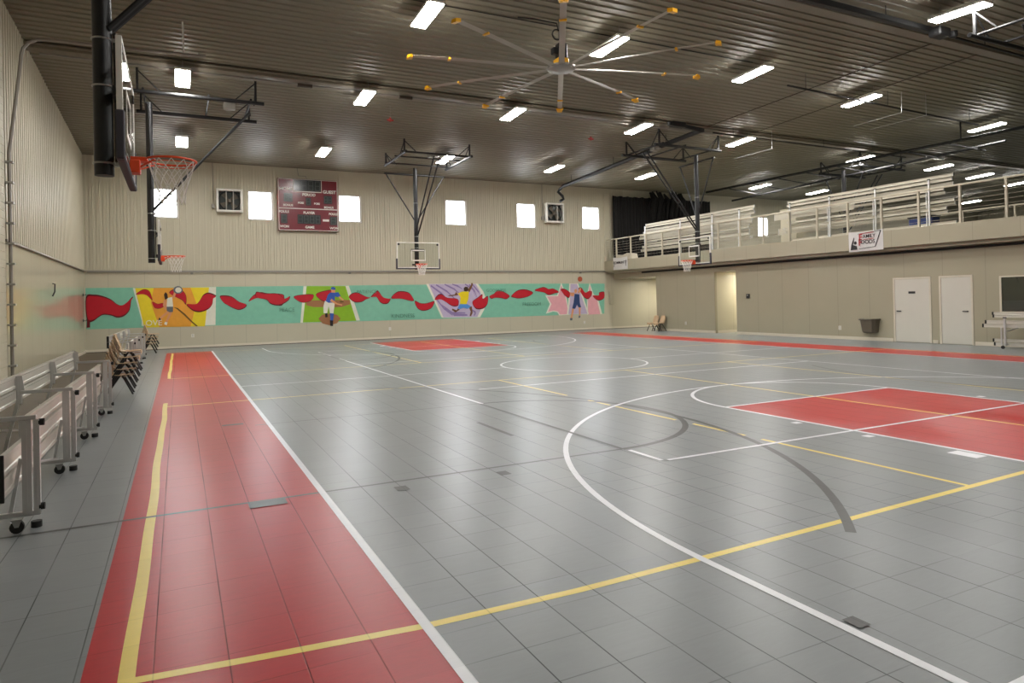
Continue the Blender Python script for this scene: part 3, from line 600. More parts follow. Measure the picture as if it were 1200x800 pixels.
# baseboards
b = MB(); b.box(XL, D-.024, 0, XW+4, D-.004, .11, .004); b.k = 1; b.box(XL, D-.05, 0, XW+4, D-.02, .022); struct(b.build('baseboard_back', ['base', 'brownfloor']))
b = MB(); b.box(XL+.004, YD1+.1, 0, XL+.024, D, .11, .004); struct(b.build('baseboard_left', ['base']))
b = MB(); ys = [YN, 11.5, 12.66, 12.83, 14.09, 21.0, 22.25, 26.25]
for a, e in ((YN, 11.6), (12.68, 12.83), (14.12, 21.0), (22.25, 26.25)): b.box(XW-.02, a, 0, XW, e, .11, .004)
b.box(XW+.12, 22.23, 0, 24.2, 22.25, .11, .004)
struct(b.build('baseboard_right', ['base']))
# white doors
def door(n, y0, y1, h, hinge_far, sign):
    t = bpy.data.objects.new('door_%d' % n, None); COL.objects.link(t); t.location = (XW, y0, 0); ORG[t.name] = Vector((XW, y0, 0)); struct(t)
    l = MB(); l.box(XW-.012, y0, .012, XW+.03, y1, h, .004); l.build('door_leaf', 'doorw', t)
    f = MB()
    for a, b_ in ((y0-.06, y0-.004), (y1+.004, y1+.06)): f.box(XW-.022, a, 0, XW+.02, b_, h+.06, .004)
    f.box(XW-.022, y0-.004, h+.006, XW+.02, y1+.004, h+.06, .004); f.build('door_frame', 'base', t)
    k = MB(); yk = y1-.09 if hinge_far else y0+.09; sg = -1 if hinge_far else 1
    k.tube((XW-.012, yk, 1.0), (XW-.06, yk, 1.0), .02); k.tube((XW-.055, yk, 1.0), (XW-.055, yk+sg*.13, 1.0), .016); k.lathe([(.0, 0), (.03, 0)], (XW-.014, yk, 1.0), 4)
    k.build('door_handle', 'bblk', t)
    if sign: s_ = MB(); s_.box(XW-.018, (y0+y1)/2-.12, 1.56, XW-.012, (y0+y1)/2+.10, 1.63); s_.build('door_sign', 'bblk', t)
door(1, 12.92, 14.03, 2.02, True, True); door(2, 11.69, 12.55, 2.02, False, False)
# interior window by the right edge
t = bpy.data.objects.new('window_8', None); COL.objects.link(t); t.location = (XW, 9, 1); ORG[t.name] = Vector((XW, 9, 1)); struct(t)
f = MB(); y0, y1, z0, z1 = 8.2, 10.86, 1.0, 1.97
f.box(XW-.03, y0-.05, z0-.05, XW+.0, y1+.05, z0); f.box(XW-.03, y0-.05, z1, XW, y1+.05, z1+.04); f.box(XW-.03, y1, z0, XW, y1+.05, z1); f.box(XW-.03, y0-.05, z0, XW, y0, z1); f.build('window_frame', 'base', t)
g = MB(); g.box(XW-.012, y0, z0, XW-.006, y1, z1); g.build('pane', 'dglass', t)
g = MB(); g.box(XW-.004, y0, z0, XW-.001, y1, z1); g.build('unlit_room_sheet', 'unlit_room', t)  # flat dark sheet; the shade of the unlit room is in its colour
# ================================================================== CEILING LIGHTS
def make_light():
    t = thing('ceiling_light', 'x', 'ceiling light')
    h = MB(); h.box(-.19, -.62, .0, .19, .62, .07, .015); h.box(-.10, -.5, .07, .10, .5, .10, .01); h.build('housing', 'white', t)
    l = MB(); l.box(-.17, -.60, -.018, .17, .60, .0); l.build('lens', 'lens', t)
    c_ = MB()
    for y in (-.45, .45): c_.cut().tube((0, y, .10), (0, y, .33), .004, 5)
    c_.build('hanging_cable', 'steel', t)
    return t
LS = [(.20, 19.5, 'high-bay light left of the others, in the row between the left hoops'),
 (.20, 25.7, 'high-bay light above the leftmost back window, behind the left net'),
 (4.97, 13.85, 'large bright high-bay light left of the yellow-tipped fan, at the top edge'),
 (4.97, 19.38, 'high-bay light left of the fan and just beyond the roof beam'),
 (4.97, 25.6, 'small high-bay light above the red scoreboard'),
 (9.72, 13.8, 'high-bay light seen through the right blades of the big fan'),
 (9.78, 19.3, 'high-bay light just beyond the lowest fan blade'),
 (9.72, 25.3, 'high-bay light behind the frame of the centre back hoop'),
 (14.70, 13.92, 'high-bay light right of the fan, second in the middle row'),
 (14.78, 19.3, 'high-bay light over the frame of the right side hoop'),
 (14.84, 25.4, 'high-bay light over the right exhaust fan on the back wall'),
 (20.00, 14.38, 'high-bay light over the mezzanine edge crossed by the thin black conduit'),
 (19.80, 19.44, 'high-bay light right of the right side hoop frame'),
 (19.86, 25.45, 'high-bay light behind the right side hoop, over the black curtain'),
 (16.05, 9.05, 'large high-bay light in the top right corner above the black winch'),
 (27.8, 14.79, 'high-bay light at the right edge beyond the black conduit end'),
 (27.47, 19.86, 'high-bay light above the second long stack of stored bleachers'),
 (27.51, 25.71, 'high-bay light above the gap between the two stored bleacher stacks'),
 (33.1, 19.8, 'high-bay light beyond the mezzanine, touching the right end of the bleacher stack'),
 (37.6, 20.4, 'high-bay light beyond the mezzanine, right of the bleachers and above the handrail'),
 (32.2, 26.0, 'high-bay light just peeking above the left end of the second bleacher stack'),
 (42.3, 21.0, 'high-bay light cut by the right picture edge above the handrail'),
 (46.0, 25.6, 'small far light seen between handrail posts below the top rail'),
 (4.97, 7.4, 'added out-of-view light filling the near court, left'),  # from here on: unseen lamps added to brighten the near floor
 (9.75, 7.4, 'added out-of-view light filling the near court, centre'),
 (4.97, 1.8, 'added out-of-view light filling the floor by the camera, left'),
 (9.75, 1.8, 'added out-of-view light filling the floor by the camera, centre')]
lp = make_light()
for i, (x, y, lb) in enumerate(LS):
    o = lp if i == 0 else copy_tree(lp)
    o.location = (x, y, ceil_z(y)-.36); o['label'] = lb; o['group'] = 'high-bay lights under the ribbed ceiling'
    sl = -.0463 if y > RIDGE else .0463; o.rotation_euler = (sl, 0, 0)
for x, y in ((22.9, 21.6), (23.4, 28.3)):
    hl = MB(); hl.box(x-.6, y-.15, HZ-.075, x+.6, y+.15, HZ-.01, .005); hl.k = 1; hl.box(x-.58, y-.13, HZ-.08, x+.58, y+.13, HZ-.075)
    o = hl.build('hallway_light', ['white', 'hall'], org=None)
    tag(o, 'flush lamp in the %s hallway under the mezzanine' % ('narrow' if y < 25 else 'far corner'), 'ceiling light')

# ================================================================== BIG FAN
FX, FY, FZ = 8.20, 13.60, 7.08
fan = thing('ceiling_fan', 'huge ten-blade ceiling fan with yellow blade tips and black motor', 'ceiling fan', (FX, FY, FZ))
h = MB(); h.lathe([(.05, -.05), (.30, -.05), (.34, -.02), (.34, .03), (.26, .06), (.10, .07)], (FX, FY, FZ), 28); h.build('hub', 'galv', fan, True)
h = MB(); h.box(FX-.14, FY-.14, FZ+.07, FX+.14, FY+.14, FZ+.22, .02); h.build('gearbox', 'yellow', fan)
h = MB(); h.box(FX-.11, FY-.11, FZ+.22, FX+.13, FY+.11, FZ+.58, .03); h.box(FX-.24, FY-.08, FZ+.30, FX-.10, FY+.08, FZ+.46, .02); h.build('motor', 'black', fan)
h = MB(); h.tube((FX, FY, FZ+.58), (FX, FY, ceil_z(FY)), .05, 12); h.build('downrod', 'galv', fan, True)
h = MB(); h.ring((FX-.1, FY, FZ+.78), .12, .018, 20, 6, 'y'); h.path([(FX-.06, FY, FZ+.9), (FX-.1, FY, FZ+1.05), (FX-.6, FY+.2, ceil_z(FY)-.03), (FX-1.0, FY+.25, ceil_z(FY)-.04)], .015, 6); h.build('power_cable', 'black', fan, True)
for k in range(10):
    a = math.radians(24+36*k); R = Matrix.Rotation(a, 3, 'Z')
    def T(x, y, z): v = R @ Vector((x, y, z)); return (FX+v.x, FY+v.y, FZ+v.z)
    b = MB(); ns = 10; V = []; F = []
    for i in range(ns+1):
        q = .30+3.2*i/ns; zz = .02+.05*math.sin(PI*i/ns*.5)-.02
        for (yy, dz) in ((-.062, -.016), (-.02, .010), (.03, .016), (.070, .0), (.02, -.004), (-.02, -.010)): V.append(T(q, yy, zz+dz))
    for i in range(ns):
        for j in range(6): F.append((i*6+j, i*6+(j+1) % 6, (i+1)*6+(j+1) % 6, (i+1)*6+j))
    F.append(tuple(range(5, -1, -1))); F.append(tuple(range(ns*6, ns*6+6))); b.poly(V, F)
    bl = b.build('blade', 'blade', fan, True)
    w_ = MB(); w_.poly([T(x, y, z) for x, y, z in ((3.5, -.08, .0), (3.63, -.06, -.03), (3.63, .07, -.03), (3.5, .09, .0), (3.52, -.10, .06), (3.62, -.05, .05), (3.62, .07, .05), (3.52, .11, .06))],
        [(3, 2, 1, 0), (4, 5, 6, 7), (0, 1, 5, 4), (1, 2, 6, 5), (2, 3, 7, 6), (3, 0, 4, 7)]); w_.build('blade_tip', 'yellow', bl)
    w_ = MB(); w_.poly([T(x, y, z) for x, y, z in ((2.64, -.07, .01), (2.70, -.07, .01), (2.70, .08, .01), (2.64, .08, .01), (2.65, -.07, .05), (2.69, -.07, .05), (2.69, .08, .05), (2.65, .08, .05))],
        [(3, 2, 1, 0), (4, 5, 6, 7), (0, 1, 5, 4), (1, 2, 6, 5), (2, 3, 7, 6), (3, 0, 4, 7)]); w_.build('air_fence', 'yellow', bl)

# ================================================================== BASKETBALL HOOPS
def make_hoop(fz=7.3, x0=-.95, x1=2.3, hy=1.02, far=False, hang=.62, ext=.35):
    """local frame: rim centre above the origin, board faces +x"""
    t = thing('basketball_hoop', 'x', 'basketball hoop')
    RZ = 3.05; BX = -.38
    g = MB(); g.box(BX-.013, -.89, 2.93, BX, .89, 3.94); bb = g.build('backboard', 'glass', t)
    f = MB()
    for y in (-1, 1): f.box(BX-.045, y*.915, 2.905, BX+.006, y*.875, 3.97, .004)
    f.box(BX-.045, -.875, 3.93, BX+.006, .875, 3.97, .004); f.box(BX-.045, -.875, 2.905, BX+.006, .875, 2.945, .004); f.build('frame', 'white', bb)
    q = MB(); w_ = .017
    q.box(BX+.001, -.305, 3.20, BX+.004, -.305+w_*2, 3.66); q.box(BX+.001, .305-w_*2, 3.20, BX+.004, .305, 3.66); q.box(BX+.001, -.255, 3.61, BX+.004, .255, 3.66); q.box(BX+.001, -.255, 3.20, BX+.004, .255, 3.25)
    q.build('target_square', 'white', bb)
    p = MB()
    for y in (-1, 1): p.box(BX-.055, y*.945, 2.86, BX+.02, y*.885, 3.30, .012)
    p.box(BX-.055, -.885, 2.86, BX+.02, .885, 2.915, .012); p.build('edge_padding', 'pad', bb)
    p = MB()
    for y in (-1, 1):
        p.cut().box(BX-.02, y*.87, 3.84, BX+.008, y*.80, 3.92)
    p.build('corner_clip', 'black', bb)
    r_ = MB(); r_.ring((0, 0, RZ), .235, .011, 32, 8); r_.ring((0, 0, RZ-.035), .215, .005, 28, 5)
    r_.box(BX+.01, -.07, RZ-.03, -.215, .07, RZ+.012, .004); r_.box(BX+.004, -.09, RZ-.15, BX+.10, .09, RZ-.02, .01)
    for y in (-1, 1): r_.bar((BX+.08, y*.05, RZ-.10), (-.15, y*.15, RZ-.02), .008)
    rim = r_.build('rim', 'orange', t, True)
    n_ = MB(); K = 12; LVS = [(.232, 0), (.205, -.07), (.175, -.15), (.15, -.24), (.13, -.33), (.125, -.43)]
    for k in range(K):
        for s in (-1, 1):
            P = [(rr*math.cos(2*PI*(k+s*.5*i)/K), rr*math.sin(2*PI*(k+s*.5*i)/K), RZ+zz-.01) for i, (rr, zz) in enumerate(LVS)]
            n_.path(P, .0045 if not far else .008, 4)
    n_.build('net', 'net', rim)
    m_ = MB(); m_.path([(-.60, 0, 2.86), (-.60, 0, fz)], .088, 20); mast = m_.build('mast', 'mastb', t, True)
    c_ = MB()
    for z in (2.98, 3.75, 4.22, 5.6):
        c_.cut().ring((-.60, 0, z), .090, .010, 24, 6)
        if z < 5: c_.box(-.52, -.03, z-.02, -.47, .03, z+.02)
    c_.build('clamp', 'steel', mast, True)
    b = MB(); b.box(-.505, -.03, 2.98, -.475, .03, 4.3, .006)
    b.box(-.48, -.28, 3.62, BX-.04, -.24, 3.68); b.box(-.48, .24, 3.62, BX-.04, .28, 3.68); b.box(-.50, -.28, 3.60, -.47, .28, 3.70); b.box(-.48, -.25, 3.02, BX-.01, .25, 3.08)
    b.build('board_bracket', 'black', t)
    # ceiling frame
    for y in (-hy, hy):
        r2 = MB(); r2.tube((x0, y, fz), (x1, y, fz), .052, 10); r2.build('frame_rail', 'black', t, True)
    for x, rr in ((x0+.25, .03), (x1-.35, .035), ((x0+x1)/2+.2, .028)):
        r2 = MB(); r2.tube((x, -hy-.08, fz+.06), (x, hy+.08, fz+.06), rr, 8); r2.build('cross_member', 'black', t, True)
    c2 = MB(); c2.tube((-.60, -hy, fz-.28), (-.60, hy, fz-.28), .035, 10); c2.build('pivot_bar', 'black', t, True)
    for x in (x0+.12, x1-.22):
        for y in (-hy, hy):
            u = MB(); u.bar((x, y, fz), (x, y, fz+hang), .028)
            sx = 1 if x < (x0+x1)/2 else -1; sy = 1 if y < 0 else -1
            u.bar((x, y, fz+hang-.06), (x+sx*.55, y, fz+.02), .014); u.bar((x, y, fz+hang-.06), (x, y+sy*.45, fz+.05), .014)
            u.build('hanger', 'black', t)
    for y in (-1, 1):
        s = MB(); s.tube((-.54, y*.06, 4.32), (x1-.32, y*.12, fz-.05), .030, 8); s.build('brace', 'black', t, True)
        s = MB(); s.tube((-.58, y*.07, 4.9), (-.60, y*(hy-.05), fz-.28), .028, 8); s.build('side_brace', 'black', t, True)
    wn = MB(); wn.box(x1-1.0, -.14, fz+.02, x1-.68, .10, fz+.20, .02); wn.lathe([(.09, 0), (.09, .05)], (x1-.85, .2, fz+.05), 12); wn.build('winch', 'galv', t)
    return t
hp = make_hoop(); hp.location = (-.04, 7.80, .09)
tag(hp, 'nearest basketball hoop, edge-on glass board on a thick black mast at left', 'basketball hoop', 'basketball hoops hung from the ceiling')
dup(hp, (-.04, 21.02, .02), 0, 'left side hoop farther back, its small rim in front of the leftmost window', 'basketball hoops hung from the ceiling')
dup(hp, (18.25, 20.9, .02), PI, 'right side hoop with board against the mezzanine edge and stored bleachers', 'basketball hoops hung from the ceiling')
dup(hp, (18.3, 7.8, .05), PI, 'near right hoop, only its black ceiling frame and winch in the top right corner', 'basketball hoops hung from the ceiling')
dup(hp, (28.3, 20.9, .02), 0, 'hoop of the far gym, black frame showing above the stored bleachers', 'basketball hoops hung from the ceiling')
dup(hp, (47.6, 20.9, .0), PI, 'hoop of the far gym at the right picture edge beyond the handrail', 'basketball hoops hung from the ceiling')
h2 = make_hoop(fz=7.05, x0=-.45, x1=2.35, hy=1.30, far=True, hang=.50)
h2.location = (8.86, 25.97, .13); h2.rotation_euler = (0, 0, -PI/2)
tag(h2, 'centre hoop on the back wall side, glass board facing the court above the mural', 'basketball hoop', 'basketball hoops hung from the ceiling')

# ================================================================== SCOREBOARD
x0, x1, z0, z1 = 3.82, 6.31, 4.80, 7.02
sb = thing('scoreboard', 'dark red electronic scoreboard with unlit displays between two back windows', 'scoreboard', (x0, D, z0))
yf = D-.20
p = MB(); p.box(x0, yf, z0, x1, D-.02, z1, .01); p.build('cabinet', 'sbred', sb)
def su(x): return x0+(x-60)/735*(x1-x0)
def sv(y): return z0+(745-y)/640*(z1-z0)
tr = MB(); y_ = yf-.006
def ln(a, b, c_, d_): tr.box(su(a), y_, sv(b), su(c_), yf, sv(d_))
for a in ((64, 110, 792, 116), (64, 736, 792, 742), (64, 110, 71, 742), (786, 110, 792, 742), (64, 468, 792, 478), (245, 112, 251, 262), (588, 112, 594, 268), (245, 258, 594, 268)): ln(*a)
tr.build('border_lines', 'white', sb)
for k, (a, b, c_, d_, n_) in enumerate(((255, 118, 584, 256, 4), (130, 290, 235, 395, 2), (618, 300, 722, 400, 2), (395, 335, 460, 430, 1), (90, 545, 168, 660, 1), (290, 545, 575, 660, 4), (690, 560, 780, 665, 1))):
    q = MB(); q.box(su(a), yf-.004, sv(d_), su(c_), yf, sv(b))
    dp = q.build('display', 'sbdark', sb)
    s = MB(); wd = (su(c_)-su(a))/n_
    for i in range(n_):
        cx = su(a)+wd*(i+.5); hw = wd*.28; zt, zb = sv(b)-.04, sv(d_)+.04; zm = (zt+zb)/2; e = .018
        for (ax, az, bx, bz) in ((-hw, zt-e, hw, zt), (-hw, zb, hw, zb+e), (-hw, zm-e/2, hw, zm+e/2), (-hw-e, zm, -hw, zt), (hw, zm, hw+e, zt), (-hw-e, zb, -hw, zm), (hw, zb, hw+e, zm)):
            s.box(cx+ax, yf-.007, az, cx+bx, yf-.004, bz)
    s.build('digit_segments', 'sbseg', dp)
for body, x, y, s in (('HOME', 158, 238, .19), ('GUEST', 690, 255, .185), ('PERIOD', 435, 300, .16), ('POSS', 335, 403, .11), ('POSS', 532, 406, .11), ('BONUS', 180, 436, .12), ('BONUS', 680, 448, .12),
                      ('FOULS', 128, 517, .14), ('PLAYER', 432, 522, .14), ('FOULS', 735, 528, .13), ('WON', 132, 697, .14), ('GAME', 438, 700, .14), ('WON', 742, 705, .14)):
    text('lettering', body, s, (su(x), yf-.004, sv(y)), ROT_BACK, 'white', sb, .003, bold=.004)
q = MB(); q.box(su(600), yf-.006, sv(622), su(680), yf, sv(596)); q.build('maker_plate', 'white', sb)
q = MB(); q.path([(5.05, D-.03, z1), (5.0, D-.04, z1+.15), (4.7, D-.04, z1+.15), (4.65, D-.04, ZT-.1)], .015, 6); q.build('power_conduit', 'galv', sb)

# ================================================================== EXHAUST FANS
def exhaust(x0, x1, z0, z1, label, bars):
    t = thing('exhaust_fan', label, 'exhaust fan', (x0, D, z0)); yf = D-.30; w_ = .085
    f = MB(); f.box(x0, yf, z0, x1, D-.02, z0+w_, .01); f.box(x0, yf, z1-w_, x1, D-.02, z1, .01); f.box(x0, yf, z0+w_, x0+w_, D-.02, z1-w_, .01); f.box(x1-w_, yf, z0+w_, x1, D-.02, z1-w_, .01); f.build('casing', 'white', t)
    b = MB(); b.box(x0+w_, D-.06, z0+w_, x1-w_, D-.04, z1-w_); b.build('shutter', 'sbseg', t)
    cx, cz = (x0+x1)/2, (z0+z1)/2; R = (x1-x0)/2-w_
    r_ = MB(); r_.ring((cx, yf+.08, cz), R-.01, .022, 32, 6, 'y'); r_.build('shroud', 'black', t, True)
    b = MB()
    for k in range(4):
        a = .5+k*PI/2; P = [(cx+.06*math.cos(a), cz+.06*math.sin(a)), (cx+R*.9*math.cos(a-.2), cz+R*.9*math.sin(a-.2)), (cx+R*.92*math.cos(a+.45), cz+R*.92*math.sin(a+.45)), (cx+.08*math.cos(a+.9), cz+.08*math.sin(a+.9))]
        b.cut().prism(P, yf+.14, yf+.16, 'y')
    b.build('fan_blade', 'binb', t)
    b = MB()
    for q in bars: b.cut().bar((cx+q*R, yf+.02, z0+w_), (cx+q*R, yf+.02, z1-w_), .02)
    b.build('guard_bar', 'galv', t)
    m_ = MB(); m_.lathe([(.10, 0), (.10, .12)], (cx, yf+.12, cz-.06), 16); m_.build('motor', 'binb', t)
    s = MB(); s.box(x0-.17, D-.14, z0+.15, x0-.05, D-.02, z0+.32, .01); s.tube((x0-.11, D-.06, z0+.32), (x0-.11, D-.05, ZT-.1), .012, 6); s.build('control_box', 'galv', t)
exhaust(1.44, 2.43, 5.48, 6.42, 'square white exhaust fan between the two leftmost back windows', (-.3, .35))
exhaust(16.72, 17.76, 5.54, 6.54, 'square white exhaust fan near the mezzanine end of the back wall', (.25,))

# ================================================================== SMALL FITTINGS
def fit(name, mb, m, label, cat, group=None, smooth=False): return tag(mb.build(name, m, smooth=smooth), label, cat, group)
c = MB(); c.path([(XL+.05, 17.2, RAILZ-.02), (XL+.07, D-.1, RAILZ-.02)], .02, 6); fit('conduit_pipe', c, 'galv', 'thin conduit along the left wall above the glossy panels', 'pipe', smooth=True)
c = MB(); c.path([(XL+.1, D-.07, RAILZ-.045), (XM, D-.07, RAILZ-.045)], .018, 6)
for x in (.5, 6.8, 18.8): c.box(x-.05, D-.10, RAILZ-.13, x+.05, D-.045, RAILZ-.03, .005)
fit('conduit_pipe', c, 'galv', 'thin conduit with small boxes along the back wall above the mural', 'pipe')
c = MB(); z = ceil_z(19.4)-.17; c.tube((-2.9, 19.46, z), (XM, 19.46, z), .03, 8); c.k = 1
for x in (3.3, 6.25): c.box(x-.2, 19.42, z-.05, x+.2, 19.51, z+.03)
fit('ceiling_conduit', c, ['galv', 'cable'], 'long grey pipe under the roof beam across the hall', 'pipe')
for x, z in ((.49, .50), (8.58, .47), (19.02, .40)):
    c = MB(); c.box(x-.05, D-.018, z-.07, x+.05, D-.004, z+.07, .003); c.k = 1
    for dz in (-.03, .03): c.box(x-.015, D-.02, z+dz-.012, x+.015, D-.016, z+dz+.012)
    fit('wall_outlet', c, ['white', 'black'], {.49: 'white outlet plate on the back wall beside the red strip', 8.58: 'white outlet plate low on the back wall under the centre hoop', 19.02: 'white outlet plate low on the back wall below the painted stars'}[x], 'outlet')
for y, z in ((24.15, .40), (16.1, .40)):
    c = MB(); c.box(XW-.016, y-.05, z-.07, XW, y+.05, z+.07, .003); c.k = 1
    for dz in (-.03, .03): c.box(XW-.018, y-.015, z+dz-.012, XW-.014, y+.015, z+dz+.012)
    fit('wall_outlet', c, ['white', 'black'], {24.15: 'white outlet plate on the right wall just past the two chairs', 16.1: 'white outlet plate on the right wall left of the wall bin'}[y], 'outlet')
c = MB(); c.box(XW-.05, 20.25, 1.50, XW, 20.41, 1.68, .008); c.k = 1; c.box(XW-.055, 20.29, 1.60, XW-.05, 20.37, 1.65)
fit('wall_intercom', c, ['bblk', 'steel'], 'small black wall box beside the narrow hallway opening', 'control box')
c = MB(); c.box(20.6, D-.08, 1.30, 20.85, D-.004, 2.0, .01); c.k = 1; c.box(20.62, D-.085, 1.34, 20.83, D-.08, 1.96)
fit('wall_cabinet', c, ['rib', 'panel_x'], 'flat beige box on the wall right of the mural', 'wall cabinet')
c = MB(); c.path([(XL+.02, 22.5, 2.38), (XL+.08, 22.5, 2.36), (XL+.08, 22.45, 2.15), (XL+.03, 22.42, 2.02)], .018, 6); fit('wall_strap', c, 'bblk', 'short dark strap hanging on the left wall above the reflected mural', 'strap')
for z, lb in ((2.18, 'upper dark hook at the left corner beside the start of the ribbon'), (1.23, 'lower dark hook at the left corner beside the start of the ribbon')):
    c = MB(); c.box(XL+.004, 29.2, z-.05, XL+.03, 29.32, z+.05, .01); c.path([(XL+.03, 29.26, z), (XL+.10, 29.26, z-.01), (XL+.11, 29.26, z+.04)], .012, 6); fit('wall_hook', c, 'bblk', lb, 'hook')
for x, y, lb in ((6.12, 20.7, 'red hanging head on a wire left of the centre hoop frame'), (13.55, 20.5, 'red hanging head on a wire left of the right hoop frame')):
    z = ceil_z(y); t = thing('sprinkler_drop', lb, 'sprinkler', (x, y, z))
    c = MB(); c.tube((x, y, z), (x, y, z-.42), .006, 5); c.build('drop_wire', 'galv', t)
    c = MB(); c.tube((x-.10, y, z-.5), (x+.10, y, z-.5), .03, 8); c.tube((x, y, z-.55), (x, y, z-.42), .035, 8); c.build('head', 'redplastic', t)
# overhead door track
ot = thing('door_track', 'galvanised overhead door track bending from the left wall under the ceiling', 'door track', (XL+.1, YD1, 0))
c = MB(); P = [(XL+.08, YD1+.12, .0), (XL+.09, YD1+.1, 4.9), (XL+.30, YD1+.06, 6.6)]+[(XL+.34+.42*(1-math.cos(a)), YD1, 6.9+.40*math.sin(a)) for a in (0, .4, .8, 1.2, 1.57)]+[(-.9, YD1, 7.33), (.66, YD1, 7.38)]
c.path(P, .035, 6); c.build('track', 'galv', ot)
c = MB()
for k in range(11): z = .5+k*.42; c.cut().box(XL+.02, YD1+.05, z-.02, XL+.16, YD1+.18, z+.02)
c.build('track_bracket', 'steel', ot)
c = MB(); c.bar((.2, YD1, 7.36), (.19, YD1, ceil_z(YD1)), .018); c.bar((.0, YD1, 7.40), (.5, YD1, 7.42), .02); c.build('hanger_rod', 'white', ot)

# conduits, winches and rolled curtain drive near the ceiling
c = MB(); y = 14.0; z = 7.78; c.tube((16.2, y, z), (26.8, y+.55, z), .03, 8)
for x in (17.0, 21.0, 25.8): c.tube((x, y+.3*(x-16)/10, z), (x, y+.3*(x-16)/10, ceil_z(y)), .008, 5)
c.tube((25.6, 14.5, 7.1), (25.6, 14.5, 7.78), .03, 6)
fit('ceiling_conduit', c, 'black', 'thin black conduit over the mezzanine edge', 'pipe')
c = MB(); z = ceil_z(19.3)-.30; c.tube((17.9, 18.9, z), (29.5, 19.1, z), .026, 8)
for x in (19.0, 24.0, 29.0): c.tube((x, 19, z), (x, 19, ceil_z(19)), .008, 5)
fit('ceiling_conduit', c, 'black', 'thin black conduit beyond it, over the right side hoop', 'pipe')
c = MB(); z = ceil_z(13.9)-.03; c.path([(4.5, 13.95, z), (8.3, 13.93, z), (11, 13.9, z), (14.7, 13.9, z)], .012, 6); fit('ceiling_cable', c, 'black', 'thin black cable on the ceiling running past the big fan', 'cable')
c = MB(); c.tube((17.8, 19.2, ceil_z(19.2)-.05), (18.4, 10.9, ceil_z(10.9)-.05), .014, 6); fit('ceiling_cable', c, 'cable', 'brown cable along the ceiling from the black winch to the middle beam', 'cable')
c = MB(); c.tube((20.25, 19.2, ceil_z(19.2)-.04), (20.5, 10.9, ceil_z(10.9)-.04), .012, 6); fit('ceiling_cable', c, 'cable', 'brown cable along the ceiling nearer the mezzanine', 'cable')
rp = thing('curtain_roller', 'thick black rolled-curtain pipe under the ceiling with a hooked end', 'curtain roller', (17.0, 19.3, 7.6))
zr = lambda y: ceil_z(y)-.40
P = [(17.03, 18.6, zr(18.6)+.0)]+[(17.0, y, zr(y)) for y in (20, 22, 24, 26, 28.3)]
c = MB(); c.path(P, .09, 10); c.build('roller_pipe', 'black', rp, True)
c = MB(); c.path([(17.0, 28.3, zr(28.3)), (17.0, 28.6, zr(28.6)-.1), (16.9, 28.6, 6.95), (17.15, 28.6, 6.75), (17.2, 28.6, 6.6), (17.0, 28.6, 6.48)], .07, 8); c.build('end_hook', 'black', rp, True)
c = MB(); c.bar((16.2, 18.55, zr(18.55)+.05), (17.15, 18.6, zr(18.6)), .06); c.build('drive_arm', 'black', rp)
c = MB(); c.box(15.6, 18.4, zr(18.5)-.02, 16.2, 18.65, zr(18.5)+.16, .02); c.lathe([(.1, 0), (.1, .12)], (15.55, 18.5, zr(18.5)), 12); c.build('motor', 'black', rp)
for y in (20.5, 24, 27.5):
    c = MB(); c.tube((17.0, y, zr(y)+.05), (17.0, y, ceil_z(y)), .012, 6); c.build('hanger', 'black', rp)
c = MB(); c.box(11.0, 10.0, 7.95, 17.2, 10.16, 8.09, .02); c.tube((17.2, 10.1, 8.02), (24, 10.2, 8.02), .03, 8)
c.box(16.5, 9.75, 7.80, 16.95, 10.05, 8.02, .03); c.lathe([(.08, 0), (.10, .04), (.10, .14)], (17.1, 9.8, 7.82), 14)
for x in (12, 15, 19, 22): c.tube((x, 10.1, 8.0), (x, 10.1, ceil_z(10.1)), .012, 6)
fit('curtain_winch', c, 'black', 'black beam with winch crossing the top right corner', 'winch')
for (xa, ya, xb, yb, z, lb) in ((21.3, 15.64, 21.48, 14.0, 7.5, 'thin white pipe hung under the ceiling, nearer one over the mezzanine'), (22.33, 15.72, 22.62, 13.9, 7.5, 'thin white pipe hung under the ceiling, farther right over the mezzanine'), (20.52, 20.5, 20.82, 18.8, 7.27, 'thin white pipe hung right of the right side hoop frame')):
    c = MB(); c.tube((xa, ya, z-.03), (xb, yb, z+.04), .012, 6); c.tube((xb, yb, z+.04), (xb, yb, ceil_z(yb)), .008, 5); fit('hanging_pipe', c, 'steel', lb, 'pipe')
tr = thing('folded_truss', 'long black steel bars with web struts under the ceiling beyond the bleachers', 'truss', (26.9, 18, 7.3))
c = MB(); c.tube((26.3, 28.4, 7.38), (27.3, 10.5, 7.42), .06, 8); c.build('top_bar', 'black', tr, True)
c = MB(); c.tube((28.2, 28.4, 7.0), (27.9, 14.2, 7.2), .05, 8); c.build('bottom_bar', 'black', tr, True)
for k in range(8):
    c = MB(); y = 27-k*1.6; c.bar((26.4+.055*(28.4-y), y, 7.38), (28.1, y-.8, 7.02), .02); c.build('web_strut', 'black', tr)

